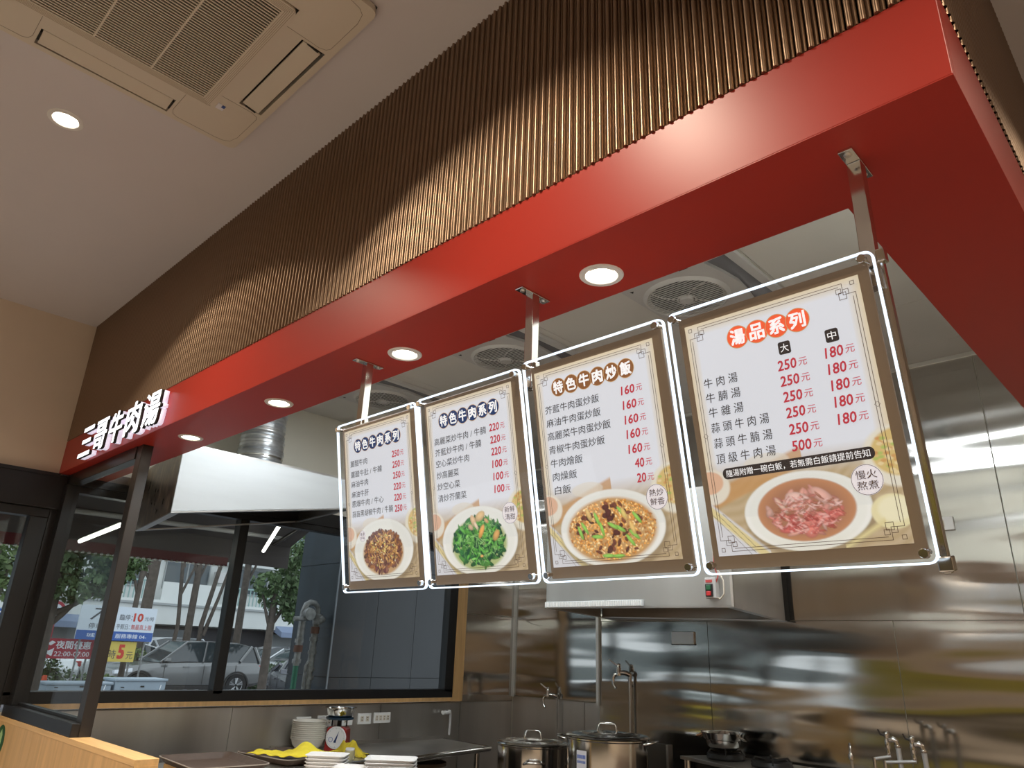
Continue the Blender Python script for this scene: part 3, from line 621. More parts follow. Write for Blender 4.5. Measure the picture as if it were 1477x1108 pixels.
    for s, yy in D['prices']:
        a = D['px'] + (0 if len(s) == 3 else 1.3)
        text('price', s, INK_RED, X(a), X(D['px'] + 3.8), Y(yy), .0205, t, z=z + .0004, bold=.016, shear=.12)
        text('price_unit', '元', INK_RED, X(D['px'] + 4.1), X(D['px'] + 5.8), Y(yy - .1), .0150, t, z=z + .0004, bold=.008, shear=.10)
        if D['k'] == 4 and s != '500':
            text('price', '180', INK_RED, X(31.0), X(34.4), Y(yy + .25), .0205, t, z=z + .0004, bold=.014, shear=.12)
            text('price_unit', '元', INK_RED, X(34.7), X(36.4), Y(yy + .15), .0150, t, z=z + .0004, bold=.008, shear=.10)
    if D['k'] == 4:
        for ch, cx_ in (('大', 23.8), ('中', 32.9)):
            flat('size_box', INK_BLACK, [rrect(X(cx_ - 1.2), Y(-8.9), X(cx_ + 1.2), Y(-6.4), .004)], .0001, t, z=z)
            text('size_character', ch, INK_WHITE, X(cx_ - .8), X(cx_ + .8), Y(-7.65), .016, t, z=z + .0004, bold=.01)
        flat('note_bar', INK_BLACK, [rrect(X(6.9), Y(-31.1), X(36.2), Y(-28.9), .010)], .0001, t, z=z)
        text('note', '隨湯附贈一碗白飯，若無需白飯請提前告知', INK_WHITE, X(7.7), X(35.4), Y(-30.0), .0145, t, z=z + .0004, bold=.008)
    a, c_, sx, sy = D['stamp']; r = .0275
    sc_ = .62 if D['k'] == 1 else 1.0
    flat('stamp_disc', INK_STAMP, [circ(X(sx), Y(sy), r * sc_)], .0001, t, z=z + .0002)
    flat('stamp_ring', INK_LINE, [circ(X(sx), Y(sy), r * sc_ * .98), circ(X(sx), Y(sy), r * sc_ * .95)], .0001, t, z=z + .0004)
    for row, s in enumerate((a, c_)):
        text('stamp_characters', s, INK_LINE, X(sx) - .018 * sc_, X(sx) + .018 * sc_, Y(sy) + (.0095 - .019 * row) * sc_, .0155 * sc_, t, z=z + .0006, bold=.004)
    # chrome stand-off bolts at the corners, hanging clips at the sides
    for bx, by in ((oa + 1.4, ot - 1.5), (ob - 1.9, ot - 1.5), (ob - 1.9, -47.6), (oa + 1.9, -47.6)):
        B().lathe([(0, .012), (.0070, .012), (.0082, .010), (.0082, .001), (.0045, .001), (.0045, -.026)], 16, (X(bx), Y(by), 0)).build('standoff_bolt', STEELP, t, smooth=30, world=False)
    B().tube([(X(42.1), Y(1.2), -.006), (X(39), Y(.4), -.0075), (X(36), Y(1.2), -.0078), (X(34.5), Y(.6), -.0078)], .0007, 5).build('wire', ACRYL, t, world=False)

# hangers: flange plate, square post, and a tilted side rail that carries the boards
def hanger(x, y, label, end=False):
    t = thing('menu_hanger', label, 'hanger post', (x, y, ZS), group='steel posts holding the menu boards')
    B().box(-.013, -.055, -.006, .013, .055, 0).build('flange_plate', STEELP, t, world=False, bevel=.001)
    for s in (-1, 1): B().lathe([(0, -.010), (.005, -.010), (.0075, -.006)], 12, (0, s * .04, 0)).build('screw', STEEL2, t, world=False, smooth=30)
    B().box(-.013, -.013, -.27, .013, .013, -.006).build('post', STEELP, t, world=False, bevel=.0015)
    r = B().box(-.006, -.006, -.56 if end else -.46, .006, .012, 0).build('rail', STEELP, t, world=False, bevel=.0015)
    r.location = (.014, .0, -.20); r.rotation_euler = (TILT, 0, 0)
    for zz in ((-.010, -.545) if end else (-.06,)):
        B().box(-.010, -.012, zz - .012, .012, .012, zz + .012).build('clamp', STEELP, r, world=False, bevel=.002)
    return t
h0 = hanger(-.345, 1.252, 'steel hanger post at the right end of the menu boards', True)
h1 = hanger(-1.176, 1.252, 'steel hanger post between the second and third menu boards')
copy_thing(h1, (-1.934, 1.262, ZS), 'steel hanger post above the leftmost menu board')

# illuminated shop letters on the red band
WL = glow('lit_letter_face', (0.93, 0.97, 1.0), 1.4); WB = glow('lit_letter_back', (0.80, 0.76, 0.92), .72)
lx = [(-4.37, -4.18), (-4.15, -3.96), (-3.93, -3.74), (-3.70, -3.51), (-3.48, -3.28)]
for (a, c_), ch in zip(lx, '三哥牛肉湯'):
    t = thing('sign_letter', {'三': 'lit white character of three strokes, leftmost on the red band', '哥': 'second lit white character from the left on the red band', '牛': 'middle lit white character of the five on the red band', '肉': 'fourth lit white character from the left on the red band', '湯': 'rightmost lit white character on the red band, nearest the downlights'}[ch], 'sign letter', ((a + c_) / 2, YF, 2.46), (PI / 2, 0, 0), group='illuminated characters on the red band')
    hw = (c_ - a) / 2 * .94
    text('lit_back', ch, WB, -hw, hw, .080, .165, t, z=.008, bold=.018, ext=.022)
    text('metal_return', ch, BLACKP, -hw, hw, .080, .165, t, z=.030, bold=.012, ext=.014)
    text('lit_face', ch, WL, -hw, hw, .080, .165, t, z=.044, bold=.012, ext=.003)

# ================================================================== range hoods
hd = thing('range_hood', 'white brushed steel range hood with sloping lower edge above the kitchen window', 'range hood', (-4.0, 1.5, 2.2))
xf, xr = -4.0, -4.83
fl0, fr0, rl0, rr0 = (xf, 1.492, 2.198), (xf, 2.62, 2.398), (xr, 1.61, 2.186), (xr, 2.72, 2.406)
T_ = 2.57
def wall_panel(b, p, q, thick, top=None):   # upright panel from p to q (bottom corners), towards the inside of the hood
    d = (Vector((q[0], q[1], 0)) - Vector((p[0], p[1], 0))).normalized(); n = Vector((-d.y, d.x, 0)) * thick
    b.hexa([p, q, (q[0] + n.x, q[1] + n.y, q[2]), (p[0] + n.x, p[1] + n.y, p[2]), (p[0], p[1], top), (q[0], q[1], top), (q[0] + n.x, q[1] + n.y, top), (p[0] + n.x, p[1] + n.y, top)])
    return b
wall_panel(B(), fl0, fr0, .012, T_).build('front_panel', STEELW, hd)
wall_panel(B(), rl0, (xf - .013, 1.4935, 2.1985), .012, T_).build('side_panel', STEELD, hd)
wall_panel(B(), fr0, rr0, .012, T_).build('side_panel', STEEL2, hd)
B().hexa([(xf, 1.492, T_), (xf, 2.62, T_), (xr, 2.72, T_), (xr, 1.61, T_), (xf, 1.492, T_ + .012), (xf, 2.62, T_ + .012), (xr, 2.72, T_ + .012), (xr, 1.61, T_ + .012)]).build('top_panel', STEEL2, hd)
up = lambda p, d: (p[0], p[1], p[2] + d)
mid = lambda p, q, t: tuple(p[i] + (q[i] - p[i]) * t for i in range(3))
cen = tuple(sum(p[i] for p in (fl0, fr0, rl0, rr0)) / 4 for i in range(3))
lipm = STEEL2
b = B()
cs = [fl0, fr0, rr0, rl0]; inn = [mid(p, cen, .09) for p in cs]
for i in range(4):
    p, q, q2, p2 = cs[i], cs[(i + 1) % 4], inn[(i + 1) % 4], inn[i]
    b.hexa([up(p, -.006), up(q, -.006), up(q2, -.006), up(p2, -.006), up(p, .002), up(q, .002), up(q2, .002), up(p2, .002)])
b.build('bottom_lip', lipm, hd)
B().hexa([up(p, .09) for p in inn] + [up(p, .10) for p in inn]).build('filter_panel', mat('dark_grease_filter', (.10, .085, .07), .5, metal=.6, var=.3, scale=20), hd)
dk = thing('vent_duct', 'silver corrugated foil duct rising from the white range hood', 'duct', (-4.42, 2.14, T_ + .012))
pf = []
for i in range(79):
    h = i / 78; pf.append((.130 + (.0, .008, .011)[i % 3] + .006 * math.sin(h * 9) + .003 * math.sin(i * 2.7), h * .65))
B().lathe(pf, 32, (0, 0, 0)).build('hose', DUCT, dk, smooth=60, world=False)
for zz in (.02, .10): B().lathe([(.138, zz), (.145, zz + .004), (.145, zz + .016), (.138, zz + .02)], 32).build('hose_clamp', STEELP, dk, smooth=30, world=False)

h2 = thing('range_hood', 'steel range hood on the back wall with red and green switch box', 'range hood', (-2.3, 3.2, 1.8))
FL, FR, RR, RL = (-2.83, 3.20, 1.808), (-1.68, 3.20, 1.797), (-1.99, 4.44, 1.803), (-3.40, 4.43, 1.832)
T2 = 2.36
wall_panel(B(), (FL[0], FL[1], FL[2]), (FR[0], FR[1], FR[2]), .012, T2).build('front_panel', mat('hood_front_steel', (0.55, 0.55, 0.53), 0.38, metal=.8, var=.06, scale=5, stretch=(1, 1, .2), rvar=.05), h2)
wall_panel(B(), FR, RR, .012, T2).build('side_panel', STEEL2, h2)
wall_panel(B(), RL, FL, .012, T2).build('side_panel', STEEL2, h2)
B().hexa([(p[0], p[1], T2) for p in (FL, FR, RR, RL)] + [(p[0], p[1], T2 + .012) for p in (FL, FR, RR, RL)]).build('top_panel', STEEL2, h2)
cs = [FL, FR, RR, RL]; cen = tuple(sum(p[i] for p in cs) / 4 for i in range(3)); inn = [mid(p, cen, .07) for p in cs]
b = B()
for i in range(4):
    p, q, q2, p2 = cs[i], cs[(i + 1) % 4], inn[(i + 1) % 4], inn[i]
    b.hexa([up(p, -.006), up(q, -.006), up(q2, -.006), up(p2, -.006), up(p, .001), up(q, .001), up(q2, .001), up(p2, .001)])
b.build('bottom_lip', STEEL2, h2)
B().hexa([up(p, .10) for p in inn] + [up(p, .11) for p in inn]).build('filter_panel', bpy.data.materials['dark_grease_filter'], h2)
for i in range(3):
    a = mid(inn[0], inn[1], (i + .12) / 3); c_ = mid(inn[0], inn[1], (i + .92) / 3); d = mid(inn[3], inn[2], (i + .92) / 3); e = mid(inn[3], inn[2], (i + .12) / 3)
    B().hexa([up(p, .085) for p in (a, c_, d, e)] + [up(p, .10) for p in (a, c_, d, e)]).build('baffle_filter', STEEL2, h2)
B().box(-1.995, 4.30, 1.80, -1.975, 4.445, 2.34).build('edge_flashing', DARKGAP, h2)
led = thing('led_strip', 'pale ribbed strip lamp along the lower front edge of the back range hood', 'strip lamp', (-2.5, 3.19, 1.82))
B().box(-2.825, 3.180, 1.803, -2.17, 3.199, 1.835).build('housing', mat('pale_strip_plastic', (.62, .65, .66), .3), led, bevel=.003)
b = B()
for i in range(58): b.box(-2.82 + i * .0112, 3.178, 1.806, -2.8145 + i * .0112, 3.181, 1.832)
o = b.build('lens_ribs', WHITEP, led); o['kind'] = 'stuff'
sw = thing('switch_box', 'grey switch box with red and green buttons on the front of the back range hood', 'switch', (-1.78, 3.185, 1.86))
box('housing', PLASTG, sw, -1.806, 3.165, 1.83, -1.748, 3.20, 1.925, bevel=.004)
box('button_plate', BLACKP, sw, -1.800, 3.160, 1.838, -1.762, 3.166, 1.895)
box('green_button', mat('green_button', (.02, .12, .05), .4), sw, -1.793, 3.154, 1.868, -1.770, 3.161, 1.890, bevel=.002)
box('red_button', mat('red_button', (.55, .03, .03), .4), sw, -1.793, 3.154, 1.842, -1.770, 3.161, 1.862, bevel=.002)
box('red_label', mat('red_label', (.5, .06, .06), .5), sw, -1.798, 3.162, 1.902, -1.765, 3.1655, 1.914)
B().tube([(-1.755, 3.18, 1.835), (-1.735, 3.18, 1.828), (-1.715, 3.18, 1.85), (-1.715, 3.18, 1.91), (-1.735, 3.18, 1.95), (-1.762, 3.185, 1.985), (-1.765, 3.19, 2.1)], .004, 8).build('cable', PLAST, sw, smooth=60)
B().tube([(-1.752, 3.175, 1.90), (-1.738, 3.175, 1.93), (-1.758, 3.18, 1.975), (-1.76, 3.188, 2.08)], .0035, 8).build('cable', mat('red_cable', (.4, .05, .04), .5), sw, smooth=60)

# outlet plates -----------------------------------------------------------
def outlet(name, label, loc, w_, h_, holes, axis='x', group='outlet and switch plates on the steel wall'):
    t = thing(name, label, 'outlet', loc, (0, 0, PI / 2) if axis == 'x' else (0, 0, 0), group)
    B().box(-w_ / 2, -.010, -h_ / 2, w_ / 2, 0, h_ / 2).build('plate', WHITEP, t, world=False, bevel=.002)
    for i in range(holes):
        cx_ = (i - (holes - 1) / 2) * w_ / (holes + .4)
        B().box(cx_ - .013, -.0125, -.018, cx_ + .013, -.0095, .018).build('socket', PLAST, t, world=False, bevel=.001)
        for dz in (-.008, .008): B().box(cx_ - .005, -.0135, dz - .002, cx_ + .005, -.0120, dz + .002).build('slot', DARKGAP, t, world=False)
    return t
XP = XL + .003
for y, w_, n_, lab in [(2.968, .115, 1, 'white outlet plate above the stack of bowls, leftmost of the row'), (3.145, .13, 2, 'white outlet plate second from the left, partly behind the scale bowl'), (3.31, .12, 1, 'white outlet plate directly behind the scale'), (3.475, .115, 2, 'white outlet plate just right of the scale'), (3.635, .15, 4, 'wide white switch plate at the right end of the row')]:
    outlet('outlet_plate', lab, (XP, y, 1.058 + (y - 2.968) * .018), w_, .072, n_)
outlet('outlet_plate', 'small white outlet plate on the back steel wall beside the rightmost menu board', (-1.075, 4.444, 2.30), .115, .072, 1, axis='y', group=None)
bp_ = thing('junction_box', 'small steel junction box on the back wall under the range hood', 'junction box', (-2.73, 4.45, 1.70))
box('housing', STEEL2, bp_, -2.80, 4.435, 1.655, -2.63, 4.45, 1.735, bevel=.003)
box('rim', DARKMETAL, bp_, -2.805, 4.441, 1.65, -2.625, 4.450, 1.66)

# taps ---------------------------------------------------------------------
def wall_tap(name, label, x, yw, z, hang):
    """wall tap: riser pipe, elbow, valve body with lever and a turned-down spout; hang = pipe length"""
    t = thing(name, label, 'tap', (x, yw, z))
    B().tube([(x, yw - .03, z - hang), (x, yw - .03, z - .01), (x, yw - .04, z)], .011, 10).build('riser_pipe', STEEL2, t, smooth=50)
    B().tube([(x, yw - .03, z - .012), (x - .02, yw - .05, z), (x - .05, yw - .07, z + .002)], [.016, .017, .015], 12).build('elbow', STEELP, t, smooth=50)
    B().lathe([(.0, -.03), (.018, -.03), (.02, -.01), (.016, .0), (.018, .018), (.012, .034), (0, .038)], 16, (x - .062, yw - .075, z + .012)).build('valve_body', STEELP, t, smooth=50)
    B().tube([(x - .062, yw - .075, z - .01), (x - .085, yw - .09, z - .012), (x - .095, yw - .097, z - .04), (x - .09, yw - .1, z - .075), (x - .07, yw - .1, z - .10)], [.012, .012, .011, .010, .010], 10).build('spout', STEELP, t, smooth=50)
    B().tube([(x - .062, yw - .075, z + .045), (x - .085, yw - .085, z + .055), (x - .125, yw - .10, z + .085)], [.007, .006, .005], 8).build('lever', STEEL2, t, smooth=50)
    B().lathe([(0, .0), (.012, .0), (.014, .008), (.010, .014), (0, .016)], 14, (x - .062, yw - .075, z + .045)).build('lever_cap', STEELP, t, smooth=50)
    return t
wall_tap('wall_tap', 'chrome wall tap on the recessed steel wall above the left stock pot', -4.30, 5.05, 1.245, .40)
wall_tap('wall_tap', 'chrome wall tap on a tall riser pipe above the large stock pot', -3.13, 4.45, 1.46, .62)
def swivel_tap(label, x, y, z, sp, lev=1):
    t = thing('swivel_tap', label, 'tap', (x, y, z - .25))
    B().tube([(x + .055, y, z - .25), (x + .047, y, z - .01)], .012, 12).build('riser_pipe', STEELW, t, smooth=50)
    B().lathe([(.014, -.006), (.0155, -.004), (.0155, .004), (.014, .006)], 14, (x + .047, y, z - .008)).build('pipe_nut', STEELP, t, smooth=40)
    B().tube([(x + .046, y, z - .004), (x + .043, y, z + .014), (x + .030, y - .004, z + .022), (x + .012, y - .004, z + .016)], [.012, .0135, .0135, .011], 12).build('elbow', STEELP, t, smooth=50)
    B().lathe([(0, -.052), (.009, -.052), (.012, -.04), (.009, -.028), (.0125, -.012), (.0125, .014), (.0085, .022), (.012, .034), (.014, .046), (.008, .054), (0, .056)], 16, (x, y, z)).build('valve_body', STEELP, t, smooth=50)
    B().tube([(x - .008, y, z + .036), (x - .026, y - .004, z + .040), (x - .036, y - .006, z + .062)], [.006, .0055, .004], 8).build('lever', DARKMETAL, t, smooth=50)
    e = (x + sp[0], y + sp[1], z - .072)
    B().tube([(x + .008, y, z - .056), e], .0075, 10).build('spout_arm', STEELW, t, smooth=50)
    B().tube([(e[0], e[1], e[2] + .006), (e[0], e[1], e[2] - .05)], [.0085, .0075], 10).build('spout_tip', STEELP, t, smooth=50)
    return t
swivel_tap('chrome swivel tap with raised lever at lower right, left one of the pair', -1.415, 4.17, 1.205, (-.060, -.035))
swivel_tap('chrome swivel tap with raised lever at lower right, right one of the pair', -1.300, 4.17, 1.195, (-.128, -.030))
t = thing('hook_tap', 'slim chrome hooked spout rising left of the pair of swivel taps', 'tap', (-1.60, 4.17, .95))
B().tube([(-1.595, 4.17, .9), (-1.60, 4.17, 1.13)], .007, 10).build('riser_pipe', STEEL2, t, smooth=50)
B().lathe([(.007, 0), (.013, .004), (.013, .026), (.008, .032), (.007, .05)], 14, (-1.60, 4.17, 1.11)).build('collar', STEELP, t, smooth=40)
B().tube([(-1.60, 4.17, 1.14), (-1.603, 4.17, 1.17), (-1.598, 4.16, 1.187), (-1.590, 4.15, 1.178), (-1.590, 4.148, 1.160)], .0055, 10).build('hook', STEELP, t, smooth=50)
t = thing('wall_pipe', 'grey elbowed water pipe on the steel wall above the prep table', 'pipe', (-4.8, 4.22, .9))
B().tube([(XL + .055, 4.28, .93), (XL + .055, 4.28, 1.085), (XL + .055, 4.265, 1.097)], .011, 10).build('riser_pipe', PLASTG, t, smooth=50)
B().lathe([(.018, -.014), (.018, .014)], 12, (XL + .055, 4.255, 1.097), 'y').tube([(XL + .055, 4.27, 1.097), (XL + .05, 4.235, 1.095), (XL + .01, 4.225, 1.095)], .012, 10).build('elbow', WHITEP, t, smooth=50)
B().lathe([(0, -.018), (.016, -.018), (.016, .01), (0, .012)], 12, (XL + .055, 4.215, 1.095), 'y').build('plug', WHITEP, t, smooth=50)

# prep table along the window wall ----------------------------------------
pt2 = thing('prep_table', 'stainless prep table with rolled edge against the window wall', 'table', (-4.5, 3.4, 0))
B().prism([(XL + .003, 2.74), (XL + .003, 4.27), (-4.28, 4.235), (-4.12, 3.4), (-4.11, 2.74)], 'z', .866, .900).build('tabletop', STEEL2, pt2, bevel=.003)
B().tube([(XL + .01, 4.262, .888), (-4.285, 4.232, .888), (-4.12, 3.40, .888), (-4.108, 2.74, .888)], .018, 12).build('rolled_edge', STEELP, pt2, smooth=50)
box('upstand', STEEL2, pt2, XL + .003, 2.74, .90, XL + .015, 4.26, .925)
for x, y in [(-4.36, 4.18), (-4.8, 4.2), (-4.2, 2.8), (-4.8, 2.8)]: B().tube([(x, y, 0), (x, y, .868)], .02, 10).build('leg', STEELP, pt2, smooth=50)
B().box(-4.82, 2.80, .60, -4.24, 4.20, .62).build('undershelf', STEEL2, pt2, bevel=.002)
TUB = mat('off_white_tub', (.50, .46, .38), .5); LIDB = mat('brown_tub_lid', (.12, .08, .05), .5)
tubs = [(-4.42, 3.72, .155, 'round white tub with brown lid under the prep table, rightmost of three'), (-4.46, 3.36, .15, 'round white tub with brown lid under the prep table, middle one'), (-4.36, 3.10, .15, 'round white tub with brown lid under the prep table, leftmost one')]
for x, y, r, lab in tubs:
    t = thing('storage_tub', lab, 'tub', (x, y, .62), group='tubs under the prep table')
    B().lathe([(0, 0), (r * .85, 0), (r * .97, .17), (r, .17), (r, .18)], 28).build('tub_body', TUB, t, smooth=40, world=False)
    B().lathe([(0, .190), (r * .9, .190), (r * 1.03, .198), (r * 1.03, .176), (r, .176)], 28).build('lid', LIDB, t, smooth=40, world=False)

# bowls, scale -------------------------------------------------------------
CER = mat('off_white_melamine', (.72, .69, .62), .3)
def bowl_mesh(r, h, th=.004, foot=.45):
    return [(0, .004), (r * foot, .004), (r * foot, 0), (r * foot + .004, 0), (r * .62, .008), (r * .86, h * .45), (r * .95, h * .84), (r * .955, h - .0075), (r + .002, h - .006), (r + .003, h - .002), (r, h), (r - .005, h), (r * .93, h * .80), (r * .82, h * .45), (r * .55, .014), (0, .010)]
by = (-4.70, 2.93)
for i in range(10):
    lab = 'bottom bowl of the stack of ten off-white bowls, showing its whole side' if i == 0 else ('top bowl of the stack of ten off-white bowls left of the scale' if i == 9 else ['second', 'third', 'fourth', 'fifth', 'sixth', 'seventh', 'eighth', 'ninth'][i - 1] + ' bowl from the bottom in the stack of ten beside the scale')
    t = thing('bowl', lab, 'bowl', (by[0], by[1], .902 + .0118 * i), group='stacked off-white bowls')
    B().lathe(bowl_mesh(.112, .078), 36).build('bowl_body', CER, t, smooth=50, world=False)
sc = thing('kitchen_scale', 'red dial kitchen scale with a steel pan, standing behind the yellow cloth', 'scale', (-4.60, 3.10, .902), (0, 0, math.radians(40)))
REDP = mat('red_enamel', (.28, .015, .012), .3)
B().prism([(-.075, 0), (.075, 0), (.068, .135), (.05, .15), (-.05, .15), (-.068, .135)], 'y', -.05, .05).build('housing', REDP, sc, world=False, bevel=.006)
B().lathe([(0, -.058), (.066, -.058), (.070, -.052), (.070, -.046)], 36, (0, 0, .083), 'y').build('dial', mat('dial_white', (.74, .74, .74), .4), sc, smooth=30, world=False)
for i in range(40):
    a = 2 * PI * i / 40; l_ = .010 if i % 5 == 0 else .005
    p = Vector((math.sin(a), 0, math.cos(a))); q = Vector((math.cos(a), 0, -math.sin(a))) * .0007
    c_ = Vector((0, -.0585, .083))
    if i == 0: tk = B()
    tk.quad(c_ + p * .062 - q, c_ + p * .062 + q, c_ + p * (.062 - l_) + q, c_ + p * (.062 - l_) - q)
tk.build('dial_marks', BLACKP, sc, world=False)
nd = B().add([(-.012, -.0600, .055), (.004, -.0600, .052), (.022, -.0600, .128)], [(0, 1, 2)]).build('needle', mat('navy_needle', (.02, .05, .16), .4), sc, world=False)
B().lathe([(.012, -.0595), (.015, -.0595)], 20, (-.032, 0, .072), 'y').build('dial_emblem', mat('blue_emblem', (.05, .12, .4), .4), sc, world=False)
B().box(-.012, -.012, .15, .012, .012, .185).build('plate_stem', BLACKP, sc, world=False)
for s in (-1, 1): B().box(s * .05 - .004, -.004, .15, s * .05 + .004, .004, .195).build('pan_support', BLACKP, sc, world=False)
B().lathe([(0, .192), (.088, .192), (.094, .200), (.094, .206), (0, .206)], 32).build('weighing_plate', mat('dark_blue_plate', (.01, .035, .07), .35), sc, smooth=40, world=False)
pn = thing('steel_pan', 'shallow round steel pan resting on top of the red scale', 'pan', (-4.60, 3.10, .902 + .208))
B().lathe([(0, 0), (.075, 0), (.088, .010), (.100, .052), (.108, .056), (.108, .059), (.097, .055), (.084, .014), (.072, .004), (0, .004)], 40).build('pan_body', STEELP, pn, smooth=40, world=False)
YEL = mat('yellow_cloth', (.80, .66, .045), .9, var=.10, scale=18, bump=.3, bdist=.004)
def cloth(name, label, loc, nx, ny, fx, fz, rz=0, mat_=YEL, th=.003):
    g = []; 
    for j in range(ny):
        for i in range(nx):
            u, v = i / (nx - 1), j / (ny - 1); x, y = fx(u, v); g.append((x, y, fz(u, v)))
    f = [(j * nx + i, j * nx + i + 1, (j + 1) * nx + i + 1, (j + 1) * nx + i) for j in range(ny - 1) for i in range(nx - 1)]
    o = B().add(g, f).build(name, mat_, None, smooth=180); o.location = loc; o.rotation_euler = (0, 0, rz)
    s = o.modifiers.new('t', 'SOLIDIFY'); s.thickness = th; s.offset = 1
    return tag(o, label, 'cloth')

# serving counter with trays and boxes --------------------------------------
sv = thing('serving_counter', 'low steel serving counter behind the wooden counter wall', 'counter', (-3.6, 2.2, 0))
B().prism([(-4.22, 1.62), (-2.98, 1.62), (-2.98, 2.15), (-3.45, 2.62), (-4.10, 2.62)], 'z', .935, .96).build('worktop', STEEL2, sv, bevel=.003)
B().prism([(-4.18, 1.66), (-3.02, 1.66), (-3.02, 2.13), (-3.46, 2.58), (-4.06, 2.58)], 'z', 0, .935).build('cabinet_body', mat('dark_cabinet', (.03, .028, .025), .5), sv)
BROWN = mat('brown_tray_plastic', (.085, .058, .045), .55, var=.12, scale=30)
TRIM_ = mat('worn_tray_edge', (.36, .31, .27), .5)
def tray(label, loc, rz, L2=.255, W2=.19):
    t = thing('serving_tray', label, 'tray', loc, (0, 0, rz), 'brown serving trays')
    def ring(o_, z_): return [(p[0], p[1], z_) for p in rrect(-L2 + o_, -W2 + o_, L2 - o_, W2 - o_, .05 - o_ * .6 if o_ < .05 else .02, 4)]
    rings = [ring(.030, .0), ring(.004, .024), ring(0, .027), ring(0, .030), ring(.005, .031), ring(.033, .005)]
    n = len(rings[0]); vs = [p for r_ in rings for p in r_]
    fs = [(k * n + i, k * n + (i + 1) % n, (k + 1) * n + (i + 1) % n, (k + 1) * n + i) for k in range(5) for i in range(n)] + [tuple(range(n))[::-1], tuple(range(5 * n, 6 * n))]
    B().add(vs, fs).build('tray_body', BROWN, t, smooth=40, world=False)
    vs = [p for r_ in (ring(-.001, .0285), ring(-.001, .0318), ring(.0045, .0322)) for p in r_]
    fs = [(k * n + i, k * n + (i + 1) % n, (k + 1) * n + (i + 1) % n, (k + 1) * n + i) for k in range(2) for i in range(n)]
    B().add(vs, fs).build('worn_rim', TRIM_, t, smooth=40, world=False)
    return t
tray('brown serving tray nearest the wooden counter end, empty', (-3.79, 1.85, .985), math.radians(-4))
bx0 = thing('tray_stand', 'folded tea towels and boards raising the brown trays off the serving counter', 'stand', (-3.79, 1.85, .96))
box('board', WOODTOP, bx0, -4.0, 1.70, .961, -3.60, 2.0, .984)
tray('brown serving tray under the yellow cloth, behind the empty tray', (-3.99, 2.36, .962), math.radians(8), .235, .17)
cloth('wiping_cloth', 'bright yellow cloth spread over the rear brown tray', (-3.90, 2.32, .990), 30, 18,
      lambda u, v: ((u - .5) * .40 + .03 * math.sin(v * 7) + .03 * v, (v - .5) * (.16 + .12 * u) + .02 * math.sin(u * 8)),
      lambda u, v: .012 + .009 * math.sin(u * 11 + v * 3) * math.sin(v * 9) + .055 * math.exp(-((u - .72) / .16) ** 2 - ((v - .55) / .35) ** 2) + .004 * math.sin(u * 31 + v * 17), rz=math.radians(38))
cl2 = cloth('wiping_cloth', 'crumpled darker yellow cloth draped in front of the red scale', (-4.36, 3.03, .905), 34, 22,
      lambda u, v: ((u - .5) * .22 * (1 + .2 * math.sin(v * 9)), (v - .5) * .17 + .02 * math.sin(u * 10)),
      lambda u, v: max(0, .075 * math.exp(-((u - .5) / .34) ** 4 - ((v - .5) / .34) ** 4) * (1 + .14 * math.sin(u * 17 + v * 6)) + .010 * math.sin(u * 24) * math.sin(v * 15 + u * 6)), rz=math.radians(45), mat_=mat('mustard_cloth', (.60, .46, .03), .9, var=.15, scale=14))
jr = thing('glass_jar', 'small cloudy jar with white label below the crumpled yellow cloth', 'jar', (-4.20, 2.93, .902))
B().lathe([(0, 0), (.028, 0), (.032, .01), (.032, .045), (.028, .052), (.026, .054), (0, .054)], 24).build('jar_body', mat('cloudy_glass', (.42, .38, .22), .2, spec=.6), jr, smooth=40, world=False)
B().lathe([(0, .066), (.026, .066), (.028, .063), (.028, .054), (.024, .054)], 24).build('lid', WHITEP, jr, smooth=40, world=False)
# white lunch boxes, stacked
FO = mat('white_foam_box', (.78, .77, .76), .6); FILM = pane('plastic_film', (.93, .94, .96), .10, .12)
def box_stack(label, cx_, cy_, z0, n, w_, d_, rz, hh=.015):
    for i in range(n):
        t = thing('lunch_box', f'{["bottom", "second", "third", "fourth", "fifth", "sixth"][i] if i < n - 1 else "top"} tray of the {label}', 'food box', (cx_, cy_, z0 + i * hh), (0, 0, rz + .02 * math.sin(i * 2.2)), 'white foam trays on the serving counter')
        n_ = 24
        def ring(o_, z_): return [(p[0], p[1], z_) for p in rrect(-w_ + o_, -d_ + o_, w_ - o_, d_ - o_, .025, 4)]
        rings = [ring(.016, .0), ring(.003, hh - .002), ring(0, hh), ring(.002, hh + .002), ring(.006, hh + .001), ring(.019, .004)]
        n__ = len(rings[0]); vs = [p for r_ in rings for p in r_]
        fs = [(k * n__ + j, k * n__ + (j + 1) % n__, (k + 1) * n__ + (j + 1) % n__, (k + 1) * n__ + j) for k in range(5) for j in range(n__)] + [tuple(range(n__))[::-1], tuple(range(5 * n__, 6 * n__))]
        B().add(vs, fs).build('tray_shell', FO, t, smooth=40, world=False)
box_stack('left stack of white foam trays beside the yellow cloth', -3.44, 2.27, .962, 6, .10, .075, math.radians(45))
box_stack('middle stack of white foam trays', -3.23, 2.27, .962, 4, .08, .065, math.radians(40))
box_stack('right stack of white foam trays in clear film', -3.17, 2.46, .962, 6, .125, .085, math.radians(47))
fm = tag(B().add([(-3.33, 2.335, .96), (-3.315, 2.35, .96), (-3.325, 2.34, 1.075), (-3.322, 2.345, 1.09), (-3.31, 2.36, 1.05)], [(0, 1, 2), (1, 4, 3), (1, 3, 2)]).build('film_wrap', FILM), 'pointed fold of clear film sticking up between the foam tray stacks', 'film')

